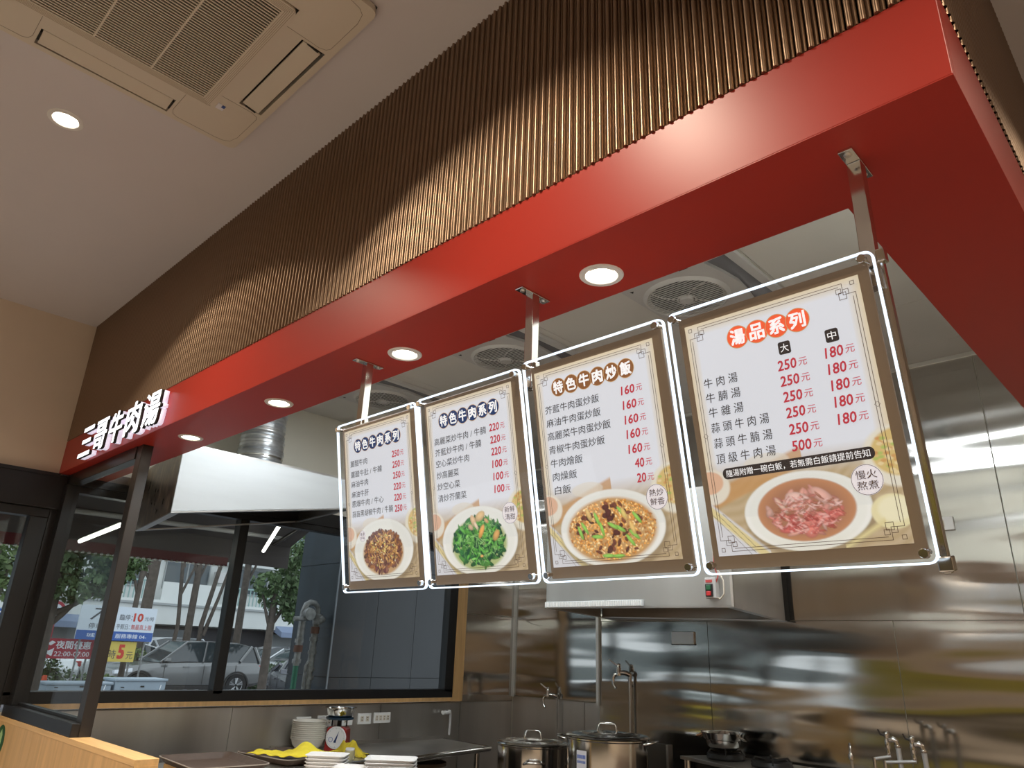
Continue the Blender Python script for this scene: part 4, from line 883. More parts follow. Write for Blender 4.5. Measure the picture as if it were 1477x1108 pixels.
# stock pots -----------------------------------------------------------------
def stock_pot(label, x, y, zb, zt, r, sticker=False):
    t = thing('stock_pot', label, 'pot', (x, y, zb))
    h = zt - zb
    B().lathe([(0, 0), (r * .97, 0), (r, .01), (r, h - .012), (r * 1.025, h - .006), (r * 1.025, h), (r * .975, h), (r * .975, .02), (0, .02)], 48).build('pot_body', STEELP, t, smooth=40, world=False)
    B().lathe([(r * 1.0, h + .001), (r * 1.035, h + .004), (r * 1.0, h + .012), (r * .80, h + .016), (r * .74, h + .010), (r * .60, h + .022), (r * .2, h + .030), (0, h + .031)], 48).build('lid', STEELP, t, smooth=50, world=False)
    lh = B().tube([(-.055, 0, h + .028), (-.048, 0, h + .062), (-.036, 0, h + .070), (.036, 0, h + .070), (.048, 0, h + .062), (.055, 0, h + .028)], .006, 8).build('lid_handle', STEELP, t, smooth=50, world=False)
    lh.rotation_euler = (0, 0, math.radians(20))
    for a in ((205, 20) if sticker else (-45, 150)):
        an = math.radians(a); d = Vector((math.cos(an), math.sin(an), 0)); s = Vector((-d.y, d.x, 0)); zz = h - (.018 if sticker else .09)
        pth = [d * r + s * .06 + Vector((0, 0, zz)), d * (r + .035) + s * .055 + Vector((0, 0, zz + .008)), d * (r + .05) + s * .035 + Vector((0, 0, zz + .012)), d * (r + .05) - s * .035 + Vector((0, 0, zz + .012)), d * (r + .035) - s * .055 + Vector((0, 0, zz + .008)), d * r - s * .06 + Vector((0, 0, zz))]
        hb = B().tube(pth, .007, 8).build('handle', STEELP, t, smooth=50, world=False)
    if sticker:
        for z0, z1, m_, lb in ((h - .145, h - .055, 0, 'round-cornered sticker'), (h - .26, h - .155, 1, 'sticker')):
            b = B(); a0, a1 = math.radians(-99), math.radians(-82)
            for k in range(8):
                b.quad(*[((r + .0015) * math.cos(a), (r + .0015) * math.sin(a), z_) for a, z_ in ((a0 + (a1 - a0) * k / 8, z0), (a0 + (a1 - a0) * (k + 1) / 8, z0), (a0 + (a1 - a0) * (k + 1) / 8, z1), (a0 + (a1 - a0) * k / 8, z1))])
            st_ = b.build('sticker', mat('sticker_white', (.70, .68, .70), .4) if m_ == 0 else mat('sticker_pale_blue', (.50, .58, .72), .4), t, world=False)
            b = B(); a0 += .02; a1 -= .02
            rows = [(z1 - .03, .018), (z1 - .055, .012)] if m_ == 0 else [(z1 - .02 - .016 * q, .007) for q in range(5)]
            for zc_, hh in rows:
                for k in range(6):
                    if k % 3 == 1 and m_: continue
                    b.quad(*[((r + .0022) * math.cos(a), (r + .0022) * math.sin(a), z_) for a, z_ in ((a0 + (a1 - a0) * (k + .1) / 6, zc_ - hh / 2), (a0 + (a1 - a0) * (k + .8) / 6, zc_ - hh / 2), (a0 + (a1 - a0) * (k + .8) / 6, zc_ + hh / 2), (a0 + (a1 - a0) * (k + .1) / 6, zc_ + hh / 2))])
            b.build('sticker_print', mat('sticker_blue_print', (.05, .12, .45), .4) if m_ == 0 else mat('sticker_white_print', (.8, .82, .85), .4), st_, world=False)
    return t
stock_pot('smaller lidded steel stock pot beside the prep table', -3.29, 3.62, .55, 1.050, .212)
stock_pot('large lidded steel stock pot with two stickers, right of the smaller pot', -2.675, 3.55, .55, 1.145, .222, True)
for x, y, lab in ((-3.29, 3.62, 'low black burner stand under the smaller stock pot'), (-2.675, 3.55, 'low black burner stand under the large stock pot')):
    t = thing('burner_stand', lab, 'stove', (x, y, 0))
    B().box(x - .26, y - .26, .50, x + .26, y + .26, .548).build('stand_top', DARKMETAL, t, bevel=.004)
    for sx in (-1, 1):
        for sy in (-1, 1): B().box(x + sx * .22 - .02, y + sy * .22 - .02, 0, x + sx * .22 + .02, y + sy * .22 + .02, .50).build('leg', DARKMETAL, t)
sg = thing('splash_guard', 'dark steel splash guard standing between the large pot and the stove', 'panel', (-2.62, 4.1, .5))
box('sheet', mat('dark_steel_sheet', (.14, .13, .12), .35, metal=.8), sg, -3.05, 4.08, .45, -2.61, 4.10, 1.085, bevel=.003)
box('side_fold', STEEL2, sg, -2.622, 4.05, .45, -2.608, 4.10, 1.085)
# stove
sv2 = thing('gas_stove', 'raised steel gas stove below the back range hood', 'stove', (-2.2, 4.1, 0))
TS = mat('stove_top_steel', (.42, .41, .39), .35, metal=.8)
B().prism([(-2.58, 4.13), (-1.86, 3.86), (-1.60, 4.36), (-2.45, 4.42)], 'z', 1.012, 1.030).build('stove_top', TS, sv2, bevel=.002)
B().prism([(-2.50, 4.16), (-1.88, 3.92), (-1.66, 4.34), (-2.42, 4.39)], 'z', .40, 1.012).build('stove_body', mat('black_stove_body', (.02, .02, .02), .4), sv2)
for x, y in ((-2.53, 4.135), (-1.87, 3.895)): B().tube([(x, y, 0), (x, y, 1.012)], .022, 10).build('leg', STEELP, sv2, smooth=50)
def burner(x, y, r=.105):
    b = B().lathe([(r, 0), (r * 1.05, .010), (r * .95, .030), (r * .80, .036), (r * .78, .020), (0, .016)], 28, (x, y, 1.030))
    o = b.build('burner_ring', BLACKP, sv2, smooth=40)
    for k in range(4):
        a = PI / 2 * k + .5; B().tube([(x + math.cos(a) * r, y + math.sin(a) * r, 1.05), (x + math.cos(a) * r * .8, y + math.sin(a) * r * .8, 1.078), (x + math.cos(a) * r * .35, y + math.sin(a) * r * .35, 1.070)], .006, 6).build('pot_support', BLACKP, o, smooth=50)
burner(-2.335, 4.23); burner(-2.02, 4.15)
wk = thing('steel_colander_pan', 'small shiny two-handled steel pan on the left stove burner', 'pan', (-2.335, 4.21, 1.083))
B().lathe([(0, 0), (.070, 0), (.092, .018), (.100, .05), (.112, .055), (.125, .088), (.130, .090), (.120, .088), (.106, .055), (.094, .048), (.085, .02), (0, .006)], 40).build('pan_body', STEELP, wk, smooth=40, world=False)
for s in (-1, 1):
    B().tube([(s * .118, -.035, .074), (s * .145, -.045, .062), (s * .145, -.005, .055), (s * .118, -.005, .070)], .005, 8).build('handle', mat('copper_handle', (.55, .33, .2), .3, metal=1) if s < 0 else STEELP, wk, smooth=50, world=False)

# ================================================================== OUTSIDE
asph = mat('asphalt', (.11, .11, .115), .85, var=.2, scale=4)
g = B().box(-60, -12, -.25, XL - .15, 45, -.02).build('ground', asph); g['kind'] = 'structure'
kb = B().box(-17.2, -5, -.02, -17.0, 25, .10).build('trim_3', mat('kerb_concrete', (.35, .34, .33), .8)); kb['kind'] = 'structure'
# dark tiled column
TILE = mat('dark_tile_lit_side', (.022, .030, .038), .35, var=.35, scale=2.5, stretch=(2, 2, .5)); TILE2 = mat('dark_tile_shaded_side', (.012, .013, .015), .4, var=.3, scale=2)  # same dark tile twice: lit side and shaded side put into the colour
cm = thing('tiled_column', 'dark blue-grey tiled building column outside the kitchen window', 'column', (-6.7, 4.9, 0))
box('core', DARKGAP, cm, -7.04, 4.075, -.02, -6.312, 6.4, 4.2)
for zz in (-.02, .68, 1.29, 2.34, 3.3):
    z1 = {-.02: .675, .68: 1.285, 1.29: 2.335, 2.34: 3.295, 3.3: 4.2}[zz]
    box('tile', TILE, cm, -7.05, 4.063, zz, -6.302, 4.075, z1)
    for y0, y1 in ((4.063, 4.55), (4.554, 5.04), (5.044, 5.55), (5.554, 6.4)):
        box('tile', TILE2, cm, -6.312, y0, zz, -6.30, y1, z1)
box('edge_bead', mat('grey_bead', (.2, .22, .24), .4), cm, -6.31, 4.055, -.02, -6.296, 4.066, 4.2)
# fire brigade pipework in front of the column
PIPE = mat('weathered_grey_pipe', (.22, .225, .22), .45, metal=.3, var=.35, scale=25); GREEN = mat('green_pipe', (.015, .15, .09), .4); RUST = mat('rusty_coupling', (.11, .05, .035), .7)
pp = thing('fire_inlet_pipes', 'weathered twin pipes with loop and valve outside, in front of the dark column', 'pipe', (-6.45, 3.85, 0))
px, p1, p2 = -6.45, 3.80, 3.955
B().tube([(px, p1, 1.38), (px, p1 + .01, 1.86), (px, p1 + .03, 1.93), (px, p1 + .07, 1.95), (px, p1 + .12, 1.945), (px, p2 + .005, 1.90), (px, p2, 1.62)], [.030, .034, .028, .028, .028, .028, .030], 12).build('loop_pipe', PIPE, pp, smooth=50)
B().tube([(px, p1 - .012, -.02), (px, p1, 1.40)], .026, 12).build('green_pipe', GREEN, pp, smooth=50)
B().tube([(px, p2 - .02, -.02), (px, p2, 1.62)], .032, 12).build('right_pipe', PIPE, pp, smooth=50)
B().tube([(px, p2 - .07, -.02), (px, p2 - .055, 1.38), (px, p2 - .03, 1.42)], .012, 8).build('thin_pipe', PIPE, pp, smooth=50)
B().lathe([(0, -.04), (.055, -.04), (.062, 0), (.055, .04), (0, .04)], 18, (px + .03, p1 + .045, 1.84), 'x').build('clapper_valve', PIPE, pp, smooth=50)
B().tube([(px + .03, p1 + .04, 1.80), (px + .03, p1 - .10, 1.79)], .022, 10).build('inlet_spout', PIPE, pp, smooth=50)
B().lathe([(0, -.05), (.045, -.045), (.052, 0), (.045, .045), (0, .05)], 16, (px + .01, p2 + .01, 1.80)).build('valve_body', PIPE, pp, smooth=50)
B().lathe([(.0, 0), (.03, 0), (.034, .02), (.02, .03), (0, .03)], 12, (px + .04, p2 + .03, 1.80), 'x').build('valve_cap', PIPE, pp, smooth=50)
for y, z in ((p1, 1.53), (p2, 1.70)): B().lathe([(0, -.03), (.040, -.03), (.042, .03), (0, .03)], 14, (px, y, z)).build('rusty_coupling', RUST, pp, smooth=40)
for y, z in ((p1, 1.42), (p1, 1.60), (p2, 1.62), (p2, 1.50), (p2, 1.35), (p2, 1.28)): B().lathe([(0, -.018), (.042, -.018), (.042, .018), (0, .018)], 8, (px, y, z)).build('flange', PIPE, pp, smooth=30)
# awning with arm pipe and strip lamps
AW = mat('awning_dark_fabric', (.085, .075, .075), .85); AWR = mat('awning_red_valance', (.10, .012, .016), .8)
an = thing('awning', 'dark awning with a red valance outside the windows', 'awning', (-6.0, 1.5, 2.3))
B().hexa([(-6.5, -4.0, 2.42), (-6.5, 3.60, 2.44), (XL - .13, 3.60, 3.05), (XL - .13, -4, 3.05), (-6.5, -4.0, 2.43), (-6.5, 3.60, 2.45), (XL - .13, 3.60, 3.06), (XL - .13, -4, 3.06)]).build('canopy', AW, an)
B().hexa([(-6.505, -4.0, 2.20), (-6.505, 3.60, 2.24), (-6.495, 3.60, 2.24), (-6.495, -4, 2.20), (-6.505, -4.0, 2.43), (-6.505, 3.60, 2.44), (-6.495, 3.60, 2.44), (-6.495, -4, 2.43)]).build('grey_valance', AW, an)
B().hexa([(-6.507, -4.0, 2.12), (-6.507, 3.0, 2.20), (-6.493, 3.0, 2.20), (-6.493, -4, 2.12), (-6.507, -4.0, 2.25), (-6.507, 3.0, 2.275), (-6.493, 3.0, 2.275), (-6.493, -4, 2.25)]).build('red_valance', AWR, an)
B().tube([(-6.35, -4, 2.385), (-6.35, 3.45, 2.50)], .022, 10).build('front_bar', PLASTG, an, smooth=50)
for y in (0.6, 3.3): B().tube([(XL - .1, y, 2.75), (-6.35, y + .05, 2.43)], .018, 8).build('arm', DARKMETAL, an, smooth=50)
b = B()
for i in range(150): y = -3.95 + i * .0464; b.box(-6.507, y, 2.112 + (y + 4) * .0113, -6.493, y + .02, 2.128 + (y + 4) * .0113)
o = b.build('stitched_edge', WHITEP, an); o['kind'] = 'stuff'
LL = glow('led_tube', (1.0, .97, .85), 7.0)
for (a, c_, lab) in [((-5.30, 1.672, 2.272), (-6.30, 1.72, 2.242), 'lit tube lamp under the awning seen through the partition glass'), ((-5.10, 2.718, 2.417), (-6.3, 3.228, 2.350), 'lit tube lamp under the awning seen right of the window mullion')]:
    t = thing('tube_lamp', lab, 'strip lamp', a, group='tube lamps under the awning')
    B().tube([a, c_], .014, 10).build('tube', LL, t, smooth=50)
    a2 = (a[0], a[1], a[2] + .022); c2_ = (c_[0], c_[1], c_[2] + .022)
    B().tube([a2, c2_], .012, 6).build('holder', DARKMETAL, t, smooth=50)

# apartment building across the street
WHT = mat('pale_facade', (.62, .64, .62), .8, var=.06, scale=.6); GRY = mat('grey_facade', (.33, .35, .35), .8); WIN = mat('dark_window_glass', (.06, .08, .09), .15); AWB = mat('blue_grey_shop_awning', (.20, .25, .36), .7); SHOP = mat('shop_dark', (.035, .035, .04), .6); RAIL = mat('teal_balcony_rail', (.25, .38, .36), .6)
bd = thing('apartment_building', 'pale apartment block with balconies and shop awnings across the street', 'building', (-38.5, 16, 0))
box('wall', WHT, bd, -44, -6, 0, -38.2, 40, 13)
box('shop_front', SHOP, bd, -38.2, -6, 0, -38.0, 40, 2.25)
box('sign_band', WHT, bd, -38.2, -6, 2.3, -37.0, 40, 3.15)
box('canopy_slab', GRY, bd, -38.2, -6, 3.15, -36.9, 40, 3.25)
y = -5.0; k = 0
while y < 39:
    box('shop_opening', [SHOP, GRY, WIN][k % 3], bd, -38.0, y + .2, .1, -37.95, y + 3.2, 2.1)
    if k % 3 == 1: B().hexa([(-38, y + .1, 2.5), (-38, y + 3.3, 2.5), (-36.3, y + 3.3, 1.95), (-36.3, y + .1, 1.95), (-38, y + .1, 2.95), (-38, y + 3.3, 2.95), (-36.3, y + 3.3, 2.2), (-36.3, y + .1, 2.2)]).build('shop_awning', AWB, bd)
    y += 3.6; k += 1
for fz in (3.25, 6.1, 8.95):
    box('balcony_slab', WHT, bd, -38.2, -6, fz, -37.2, 40, fz + .14)
    y = -5.6; k = 0
    while y < 38:
        r_ = B()
        if k % 3 == 0: r_.box(-37.25, y, fz + .14, -37.2, y + 2.9, fz + 1.0)
        else:
            for q in range(15): r_.box(-37.25, y + q * .2, fz + .14, -37.22, y + q * .2 + .05, fz + .95)
            r_.box(-37.27, y, fz + .95, -37.2, y + 2.9, fz + 1.02)
        r_.build('balcony_rail', RAIL if k % 3 else WHT, bd)
        wf = box('window', GRY, bd, -38.22, y + .3, fz + .75, -38.12, y + 2.6, fz + 2.1)
        for q in range(2): box('window_pane', WIN, wf, -38.13, y + .36 + q * 1.13, fz + .82, -38.10, y + 1.40 + q * 1.13, fz + 2.03)
        if k % 2: box('window_hood', WHT, bd, -38.2, y + .1, fz + 2.15, -37.5, y + 2.8, fz + 2.27)
        if k % 4 == 2: box('ac_box', PLASTG, bd, -37.9, y + 2.7, fz + 1.2, -37.5, y + 3.3, fz + 1.75)
        y += 3.3; k += 1
box('roof_parapet', WHT, bd, -44, -6, 13, -38.0, 40, 13.6)

ob = thing('reflection_sky_blocker', 'long grey-green block farther along the street, mirrored in the kitchen steel', 'building', (-40, -45, 0))  # added out of view, hides the sky from the reflection in the back wall
box('wall', mat('grey_green_blocker', (.16, .18, .17), .8), ob, -44, -95, 0, -38.2, -6.2, 16)
for i in range(5): box('window_band', WIN, ob, -38.2, -95, 1.0 + i * 3, -38.1, -6.4, 2.4 + i * 3)
# cars -----------------------------------------------------------------------
def car_paint(n, c): return mat(n, c, .25, metal=.35, coat=.5)
GL = mat('car_glass', (.03, .04, .045), .06, spec=.8); TYRE = mat('tyre', (.02, .02, .02), .8); RIMM = mat('alloy_rim', (.55, .56, .57), .3, metal=.8); LIGHTG = mat('head_lamp_glass', (.55, .58, .62), .1, metal=.3); TAIL = mat('tail_lamp', (.35, .02, .02), .2); TRIMB = mat('car_black_trim', (.02, .02, .02), .6)
def car(label, loc, rz, paint, L=4.6, H=1.60, suv=True, group='cars parked across the street'):
    t = thing('car', label, 'car', loc, (0, 0, rz), group)
    # local x forward (nose at +L/2), y left
    hw = .93; h = H
    st_ = [(-.50, .55, .78, .78), (-.485, .36, .98, .86), (-.44, .30, 1.04, .91), (-.30, .26, 1.03, .93), (-.02, .26, .99, .93), (.16, .26, .96, .93), (.20, .26, .955, .93), (.34, .28, .88, .91), (.43, .30, .80, .87), (.475, .34, .70, .78), (.50, .46, .60, .62)]
    vs = []; n = 9
    for u, z0, z1, w_ in st_:
        x = u * L; m_ = (z0 + z1) / 2
        vs += [(x, -w_ * .80, z0), (x, -w_ * .97, z0 + .10), (x, -w_, m_), (x, -w_ * .985, z1 - .12), (x, -w_ * .88, z1), (x, w_ * .88, z1), (x, w_ * .985, z1 - .12), (x, w_, m_), (x, w_ * .97, z0 + .10), (x, w_ * .80, z0)]
    n = 10; fs = []
    for i in range(len(st_) - 1):
        for k in range(n): fs.append((i * n + k, (i + 1) * n + k, (i + 1) * n + (k + 1) % n, i * n + (k + 1) % n))
    fs += [tuple(range(n)), tuple(range((len(st_) - 1) * n, len(st_) * n))]
    B().add(vs, fs).build('body', paint, t, smooth=35, world=False)
    ws = .155 if suv else .17
    cab = [(-.47 if suv else -.40, 1.00, .80, .62), (-.42 if suv else -.30, h - .13, .74, .60), (-.30 if suv else -.2, h - .02, .70, .6), (-.10, h, .70, .6), (.04, h - .03, .69, .6), (.20 if suv else .19, .965, .80, .6)]
    vs = []; 
    for u, z, w_, _ in cab:
        x = u * L; zb = 1.0 if u < .1 else .955
        vs += [(x, -.84, min(zb, z)), (x, -w_, z), (x, w_, z), (x, .84, min(zb, z))]
    fs = [(i * 4 + k, (i + 1) * 4 + k, (i + 1) * 4 + k + 1, i * 4 + k + 1) for i in range(len(cab) - 1) for k in range(3)]
    gh = B().add(vs, fs).build('greenhouse_glass', GL, t, smooth=35, world=False)
    rf = [(u * L, z + .012, w_ + .01) for u, z, w_, _ in cab[1:5]]
    b = B()
    for (xa, za, wa), (xb, zb, wb_) in zip(rf[:-1], rf[1:]): b.hexa([(xa, -wa, za - .03), (xb, -wb_, zb - .03), (xb, wb_, zb - .03), (xa, wa, za - .03), (xa, -wa * .96, za), (xb, -wb_ * .96, zb), (xb, wb_ * .96, zb), (xa, wa * .96, za)])
    b.build('roof', paint, t, smooth=35, world=False)
    for s in (-1, 1):
        for (ua, za, wa), (ub, zb, wb_), r_ in [((.20, .97, .83), (.04, h - .02, .70), .030), ((-.07, 1.0, .85), (-.09, h - .01, .71), .028), ((-.47 if suv else -.40, 1.0, .83), (-.42 if suv else -.30, h - .12, .75), .05), ((-.32, 1.02, .85), (-.40 if suv else -.29, h - .10, .75), .045)]:
            B().tube([(ua * L, s * wa, za), (ub * L, s * wb_, zb)], r_, 6).build('pillar', paint, t, smooth=50, world=False)
        B().hexa([(.145 * L, s * .90, .98), (.19 * L, s * .90, .98), (.19 * L, s * 1.06, 1.0), (.155 * L, s * 1.06, 1.0), (.145 * L, s * .90, 1.08), (.185 * L, s * .90, 1.08), (.18 * L, s * 1.06, 1.10), (.155 * L, s * 1.06, 1.10)]).build('mirror', paint, t, world=False, bevel=.015)
        for ux_ in (.02, -.20): B().box(ux_ * L, s * .925, .84, ux_ * L + .20, s * .955, .87).build('door_handle', paint, t, world=False, bevel=.008)
        b = B()
        for xa in (.175 * L, -.075 * L, -.29 * L): b.box(xa, s * .926, .36, xa + .008, s * .934, .93)
        b.build('door_gap', TRIMB, t, world=False)
        B().box(-.30 * L, s * .90, .24, .30 * L, s * .945, .34).build('sill_trim', TRIMB, t, world=False, bevel=.01)
        B().hexa([(.40 * L, s * .62, .66), (.478 * L, s * .60, .62), (.455 * L, s * .84, .64), (.36 * L, s * .90, .70), (.40 * L, s * .62, .76), (.475 * L, s * .58, .70), (.455 * L, s * .80, .74), (.36 * L, s * .88, .80)]).build('head_lamp', LIGHTG, t, world=False, bevel=.01)
        B().box(-.498 * L, s * .50, .78, -.455 * L, s * .86, .93).build('tail_lamp', TAIL, t, world=False, bevel=.02)
        for ux_ in (.315, -.305):
            xx = ux_ * L; R = .345
            wv = B().lathe([(R * .62, -.10), (R * .96, -.11), (R, -.06), (R, .06), (R * .96, .11), (R * .62, .10)], 28, (xx, s * .84, R), 'y').build('tyre', TYRE, t, smooth=40, world=False)
            B().lathe([(0, s * .060), (R * .60, s * .060), (R * .66, s * .095), (R * .62, s * .100)], 28, (xx, s * .84, R), 'y').build('rim', TRIMB, wv, world=False, smooth=40)
            b = B()
            for q in range(5):
                a = 2 * PI * q / 5 + .3
                for da in (-.16, .16): b.tube([(xx + math.cos(a) * .04, s * .93, R + math.sin(a) * .04), (xx + math.cos(a + da) * R * .63, s * .94, R + math.sin(a + da) * R * .63)], .020, 5)
            b.lathe([(R * .58, s * .088), (R * .66, s * .098)], 28, (xx, s * .84, R), 'y'); b.build('spokes', RIMM, wv, world=False, smooth=40)
            b = B(); b.lathe([(R * 1.03, -.02), (R * 1.17, -.02), (R * 1.17, .10), (R * 1.03, .10)], 28, (xx, s * .855, R), 'y'); b.build('wheel_arch', TRIMB, t, smooth=40, world=False)
    B().hexa([(.470 * L, -.42, .38), (.497 * L, -.40, .40), (.497 * L, .40, .40), (.470 * L, .42, .38), (.470 * L, -.52, .70), (.498 * L, -.44, .62), (.498 * L, .44, .62), (.470 * L, .52, .70)]).build('grille', TRIMB, t, world=False)
    B().box(.495 * L, -.26, .33, .512 * L, .26, .45).build('number_plate', WHITEP, t, world=False)
    B().box(-.512 * L, -.26, .62, -.49 * L, .26, .74).build('number_plate', WHITEP, t, world=False)
    return t
car('silver-grey SUV parked side-on behind the window mullion', (-23.9, 10.10, 0), -PI / 2, car_paint('silver_grey_paint', (.17, .175, .175)), 4.7, 1.58)
WP, DP, SP = car_paint('white_paint', (.72, .75, .76)), car_paint('dark_grey_paint', (.08, .085, .10)), car_paint('pale_silver_paint', (.50, .53, .55))
car('white hatchback behind the shrubs right of the silver-grey SUV', (-27.5, 16.2, 0), -PI / 2 + .1, WP, 4.2, 1.45, False)
car('white car far behind the bonnet of the silver-grey SUV', (-28.6, 9.6, 0), -PI / 2 - .1, WP, 4.3, 1.45, False)
car('pale silver car in the far row, just above the SUV roof', (-32.5, 14.0, 0), PI / 2, SP, 4.5, 1.7)
car('dark car in the far row behind the window mullion', (-33.0, 18.9, 0), PI / 2, DP, 4.5, 1.5, False)
car('pale silver van-like car in the far row at the right of the window', (-33.0, 23.6, 0), PI / 2, SP, 4.4, 1.75)
car('white car at the left, behind the red banner', (-25.0, 5.3, 0), -PI / 2, WP, 4.2, 1.45, False)
car('dark car nosing in behind the green pipe, front towards the window', (-15.0, 9.55, 0), -.35, DP, 4.3, 1.25, False)

# signs -----------------------------------------------------------------------
SW, SB, SR, SY = mat('sign_white', (.62, .68, .74), .5), mat('sign_blue', (.03, .10, .35), .5), mat('sign_red', (.38, .03, .05), .5), mat('sign_yellow', (.60, .46, .10), .6)
TK, TR_, TW = mat('sign_black_print', (.06, .06, .07), .5), mat('sign_red_print', (.55, .05, .03), .5), mat('sign_white_print', (.78, .80, .82), .5)
def sign(name, label, x, y0, y1, z0, z1, m_, cat='sign', posts=True, th=.03):
    """upright board facing +x; local x runs along +Y, local y up"""
    t = thing(name, label, cat, (x, (y0 + y1) / 2, 0), (PI / 2, 0, PI / 2))
    flat('board', m_, [rrect(-(y1 - y0) / 2, z0, (y1 - y0) / 2, z1, .01)], th, t, z=-th / 2)
    if posts:
        for s in (-1, 1): B().tube([(s * (y1 - y0) * .42, 0, -.06), (s * (y1 - y0) * .42, z1 - .1, -.06)], .022, 8).build('post', PIPE, t, smooth=50, world=False)
    return t
t = sign('parking_sign', 'white and blue parking price board reading 10 outside', -19.0, 5.55, 7.24, 1.52, 2.27, SW)
flat('blue_strip', SB, [[(-.84, 1.52), (.84, 1.52), (.84, 1.72), (-.84, 1.72)]], .004, t, z=.003)
text('lettering', '臨停：', TK, .02, .30, 2.04, .13, t, z=.002, bold=.01); text('lettering', '10', TR_, .33, .55, 2.05, .19, t, z=.002, bold=.03); text('lettering', '元/時', TK, .59, .80, 2.03, .10, t, z=.002)
text('lettering', '平假日：', TK, -.02, .28, 1.83, .12, t, z=.002, bold=.01); text('lettering', '無最高上限', TR_, .31, .78, 1.83, .12, t, z=.002, bold=.01)
text('lettering', '服務專線 04-', TW, .0, .70, 1.62, .10, t, z=.006, bold=.01)
text('lettering', '7', TK, -.62, -.30, 2.08, .26, t, z=.002, bold=.01, shear=.3); text('lettering', '停車', TK, -.62, -.32, 1.82, .12, t, z=.002, bold=.01); text('lettering', '城市', TW, -.62, -.25, 1.62, .09, t, z=.006)
t = sign('yellow_banner', 'yellow banner with a large red 5 below the parking price board', -19.05, 6.05, 6.93, 1.06, 1.50, SY, 'banner')
text('lettering', '時', TK, -.16, .02, 1.22, .20, t, z=.002); text('lettering', '5', TR_, .05, .20, 1.28, .32, t, z=.002, bold=.04); text('lettering', '元', TK, .25, .40, 1.20, .16, t, z=.002)
t = sign('red_banner', 'dark red banner with white night discount lettering, left of the yellow banner', -19.2, 5.02, 6.04, 1.10, 1.52, SR, 'banner')
text('lettering', '夜間優惠', TW, -.26, .46, 1.39, .17, t, z=.002, bold=.015); text('lettering', '22:00-07:00', TW, -.26, .46, 1.20, .10, t, z=.002, bold=.01)
flat('megaphone_emblem', TW, [[(-.46, 1.22), (-.40, 1.19), (-.30, 1.15), (-.28, 1.32), (-.38, 1.26), (-.45, 1.26)]], .002, t, z=.002); flat('leaf_emblem', TW, [[(-.44, 1.40), (-.36, 1.37), (-.27, 1.44), (-.35, 1.47)]], .002, t, z=.002)
t = thing('speed_limit_sign', 'round red-rimmed 20 speed limit sign on a pole', 'sign', (-18.8, 4.98, 0), (PI / 2, 0, PI / 2))
B().tube([(0, 0, -.05), (0, 2.4, -.05)], .035, 8).build('pole', PLASTG, t, smooth=50, world=False)
flat('red_disc', SR, [circ(0, 2.09, .21, 28)], .02, t, z=-.01); flat('white_disc', SW, [circ(0, 2.09, .145, 28)], .004, t, z=.003); text('lettering', '20', TK, -.12, .12, 2.09, .13, t, z=.006, bold=.02)
t = sign('notice_board', 'small dark red notice board with white columns of text under the speed sign', -18.85, 4.79, 5.05, 1.53, 1.86, SR, posts=False)
for cx_ in (-.07, .03): 
    for r_ in range(5): flat('text_line', TW, [[(cx_ - .03, 1.57 + r_ * .055), (cx_ + .03, 1.57 + r_ * .055), (cx_ + .03, 1.60 + r_ * .055), (cx_ - .03, 1.60 + r_ * .055)]], .002, t, z=.002)
B().tube([(0, 0, -.09), (0, 1.6, -.09)], .02, 8).build('post', PLASTG, t, smooth=50, world=False)
t = sign('blue_notice_sign', 'blue notice sign with white text seen through the storefront at far left', -18.9, 3.80, 4.17, 1.60, 2.09, SB)
for r_ in range(5): flat('text_line', TW, [[(-.02, 1.67 + r_ * .08), (.13, 1.67 + r_ * .08), (.13, 1.70 + r_ * .08), (-.02, 1.70 + r_ * .08)]], .002, t, z=.002)
flat('white_border', TW, [rrect(-.18, 1.605, .18, 2.085, .01), rrect(-.170, 1.615, .170, 2.075, .01)], .002, t, z=.002)
# cones, boxes
ORG = mat('cone_orange', (.70, .10, .04), .5)
def cone(label, x, y, h):
    t = thing('traffic_cone', label, 'traffic cone', (x, y, 0), group='orange traffic cones')
    B().box(-h * .28, -h * .28, 0, h * .28, h * .28, .04).build('base', ORG, t, world=False)
    B().lathe([(h * .22, .04), (h * .06, h), (0, h)], 20).build('cone_body', ORG, t, smooth=50, world=False)
    B().lathe([(h * .155, h * .42), (h * .112, h * .68)], 20).build('reflective_band', TW, t, smooth=50, world=False)
    return t
cone('orange traffic cone nearest the grey planter boxes', -20.0, 5.42, .72); cone('orange traffic cone farther left, behind the nearer cone', -22.0, 5.65, .75)
tg = tag(B().tube([(-22, 5.65, .72), (-21, 5.5, .60), (-20, 5.42, .70)], .02, 6).build('barrier_rope', ORG), 'striped rope hanging between the two traffic cones', 'rope')
GB = mat('pale_blue_grey_box', (.33, .40, .46), .5, var=.08, scale=3)
def util(label, y0, y1, z1, x0=-18.7, x1=-18.0):
    t = thing('utility_box', label, 'box', ((x0 + x1) / 2, (y0 + y1) / 2, 0))
    box('cabinet', GB, t, x0, y0, 0, x1, y1, z1 - .05, bevel=.01); box('lid', GB, t, x0 - .03, y0 - .03, z1 - .05, x1 + .03, y1 + .03, z1, bevel=.012)
    for i in range(4): box('vent_slot', DARKGAP, t, x1, y0 + (y1 - y0) * .12, .38 + i * .06, x1 + .006, y0 + (y1 - y0) * .12 + .07, .40 + i * .06)
    B().tube([(x1 + .01, y0 + (y1 - y0) * .85, .30), (x1 + .035, y0 + (y1 - y0) * .87, .45), (x1 + .02, y0 + (y1 - y0) * .90, .62)], .012, 6).build('cable', TW, t, smooth=50)
    box('latch', DARKGAP, t, x1, (y0 + y1) / 2, .57, x1 + .01, (y0 + y1) / 2 + .08, .60)
